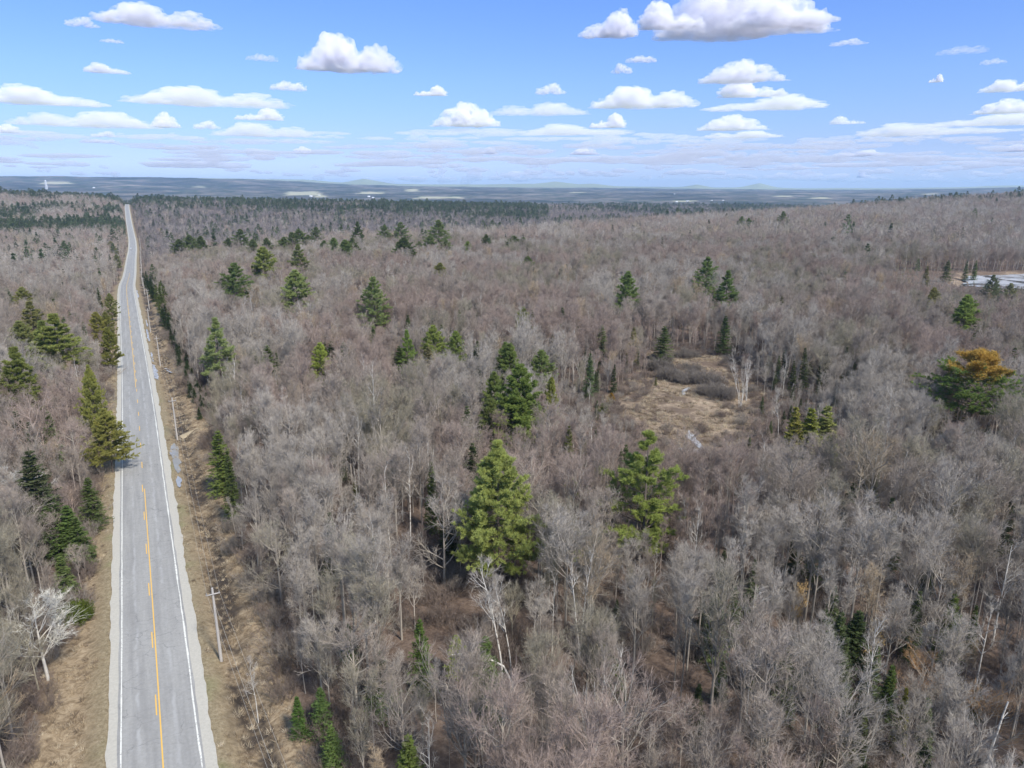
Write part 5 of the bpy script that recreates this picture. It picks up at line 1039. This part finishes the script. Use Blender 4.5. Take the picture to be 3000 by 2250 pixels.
for c_ in [('heap',0,1590,86,370,150,1,'largest white cloud, cut off by the top edge right of centre'),('heap',3,1450,66,150,62,.95,'white lobe between the largest cloud and its left neighbour'),('long',1,1690,60,230,70,.95,'billow on the right shoulder of the largest cloud'),('long',3,1315,84,135,66,.9,'greyish cloud joined to the left end of the largest cloud'),('wisp',0,1752,64,100,70,.85,'soft cloud tuft at the right end of the largest cloud'),
  ('long',0,340,58,250,52,.9,'long white cloud at the top left'),('wisp',1,175,57,72,24,.5,'faint little cloud left of the long white top-left cloud'),('long',0,757,160,215,95,1,'bright compact cloud alone left of the centre of the sky'),
  ('wisp',0,245,92,56,12,.5,'thin streak cloud under the long top-left cloud'),('long',1,232,159,96,24,.8,'small flat cloud below the thin streak on the left'),('long',1,100,228,250,45,1,'long flat cloud running out of the left edge'),
  ('long',0,455,230,335,45,.95,'longest flat cloud left of the bright compact cloud'),('wisp',0,628,195,92,30,.75,'small cloud just right above the longest flat cloud'),('long',2,190,276,280,42,.85,'low grey cloud bank under the left-edge cloud'),('heap',0,358,277,62,32,.95,'white knob at the right end of the low grey bank'),
  ('heap',1,560,261,106,28,.95,'small white cloud below the longest flat cloud'),('long',0,575,297,215,36,.7,'ragged pale cloud beneath the small white one'),('wisp',1,445,278,60,20,.7,'little pale cloud left of the ragged pale cloud'),('wisp',0,570,131,80,22,.4,'faint smudge of cloud left of the bright compact cloud'),
  ('heap',2,1008,276,150,50,1,'white heaped cloud right of the centre-left sky'),('long',2,1165,250,210,32,.6,'grey veil of cloud trailing right of the heaped cloud'),('heap',1,930,208,76,22,.95,'small bright cloud below and right of the compact cloud'),('wisp',1,1187,203,72,26,.6,'small faint grey cloud above the middle of the sky'),
  ('long',0,1390,236,225,56,1,'long white cloud with bumps right of the middle'),('long',3,1650,238,270,34,.95,'flat continuation of clouds under the stacked pair on the right'),('heap',0,1600,180,185,46,.9,'upper cloud of the stacked pair on the right'),('heap',3,1625,212,150,44,1,'lower whiter cloud of the stacked pair on the right'),
  ('heap',1,1312,278,82,32,1,'small clean white dome cloud below the long bumpy cloud'),('long',1,1250,292,240,26,.85,'low flat cloud left under the dome cloud'),('heap',0,1580,283,150,32,1,'low white cloud below the stacked pair'),('long',2,1600,299,170,18,.95,'flat thin cloud directly under the low white cloud'),
  ('wisp',0,1388,134,80,22,.6,'faint torn cloud below the largest cloud'),('wisp',3,1345,158,50,24,.5,'small torn scrap below the faint torn cloud'),('wisp',1,1830,97,84,14,.45,'thin faint cloud right of the largest cloud'),('heap',1,2021,179,30,18,.9,'tiny round cloud alone in the right part of the sky'),
  ('wisp',0,2085,115,120,26,.3,'very faint pinkish veil near the upper right'),('wisp',2,2142,138,60,18,.35,'faint scrap beneath the pinkish veil'),('long',0,2185,199,120,32,.85,'white cloud running out of the right edge, upper one'),('heap',2,2175,246,130,30,.95,'white cloud running out of the right edge, middle one'),
  ('long',3,2130,272,270,30,.9,'long cloud along the right edge above the lowest one'),('long',1,2010,292,320,30,.9,'widest low cloud on the right side'),('heap',3,1830,269,75,18,.6,'little grey cloud left of the right-edge clouds'),
  ('heap',0,18,287,60,18,.9,'small cloud at the left edge low down'),('wisp',1,225,296,62,14,.7,'small pale cloud low on the left, upper one'),('wisp',0,220,309,90,14,.75,'small pale cloud low on the left, lower one'),('heap',2,655,333,55,15,.95,'small white cloud low, left of centre'),('wisp',3,565,333,120,14,.6,'flat faint cloud beside the small low white one'),
  ('heap',1,1048,333,50,15,.95,'small bright cloud low in the middle'),('heap',0,1262,335,66,16,.85,'small bright cloud low, right of the middle'),('long',2,1855,338,110,16,.9,'flat bright cloud low on the right'),('heap',2,1612,363,42,14,.95,'tiny bright cloud just above the horizon right of centre'),('long',1,1735,366,92,10,.95,'flat bright sliver of cloud near the horizon on the right'),
  ('heap',3,1870,385,38,16,.9,'tiny puff touching the hills on the right'),('heap',0,2195,328,62,16,.95,'small bright cloud low at the right edge')]:
    cloud(*c_)
# countless faint streaks towards the horizon: one object
bl = []; rc = np.random.RandomState(99)
for j in range(430):
    yb = 392 - 110 * rc.rand() ** 1.25; xd = rc.uniform(-150, 2360); 
    if xd < 900 and rc.rand() < .55: continue
    d = ray(xd * K, yb * K); s = min((BASE - CAM_Z) / max(d[2], .004), 85000); w = rc.uniform(30, 170) * K * s / F * (.5 + (yb < 360) * .6); h = rc.uniform(4, 11) * K * s / F; az = -math.atan2(d[0], d[1])
    for q in range(3):
        v = ICV * np.array([w / 2 * rc.uniform(.3, .7), w * .25, h / 2]); v = v + np.array([rc.uniform(-.5, .5) * w, 0, rc.uniform(-.2, .5) * h]); v = v * (1 + f3(v / (w * .11) + j, 7, 3) * .8)[:, None]
        c0, s0 = math.cos(az), math.sin(az); v = v @ np.array([[c0, s0, 0], [-s0, c0, 0], [0, 0, 1]]) + np.array([d[0] * s, d[1] * s, d[2] * s + CAM_Z]); bl.append((v, ICF, 0))
fo = tag(link('far_clouds', mk_mesh('far_clouds', bl, [cloud_mat(.0017)], True)), 'thin pale cloud streaks crowding the sky above the horizon', 'cloud', kind='stuff')

# ------------------------------------------------------------------ haze: clear blue distance air
zlo, zhi = float(GZ.min()) - 1, max(float(GZ.max()) + 25, CAM_Z + 6, 75.) 
hm_ = bpy.data.materials.new('haze_air'); hm_.use_nodes = True; hn = hm_.node_tree; hn.nodes.remove(hn.nodes['Principled BSDF'])
hv = hn.nodes.new('ShaderNodeVolumePrincipled'); hv.inputs['Color'].default_value = (.52, .72, 1.0, 1); hv.inputs['Density'].default_value = HAZE; hv.inputs['Anisotropy'].default_value = .1
hn.links.new(hv.outputs[0], hn.nodes['Material Output'].inputs['Volume'])
tag(link('haze', mk_mesh('haze', [boxb((0, 0, (zlo + zhi) / 2), (54000, 54000, zhi - zlo))], [hm_])), kind='stuff')
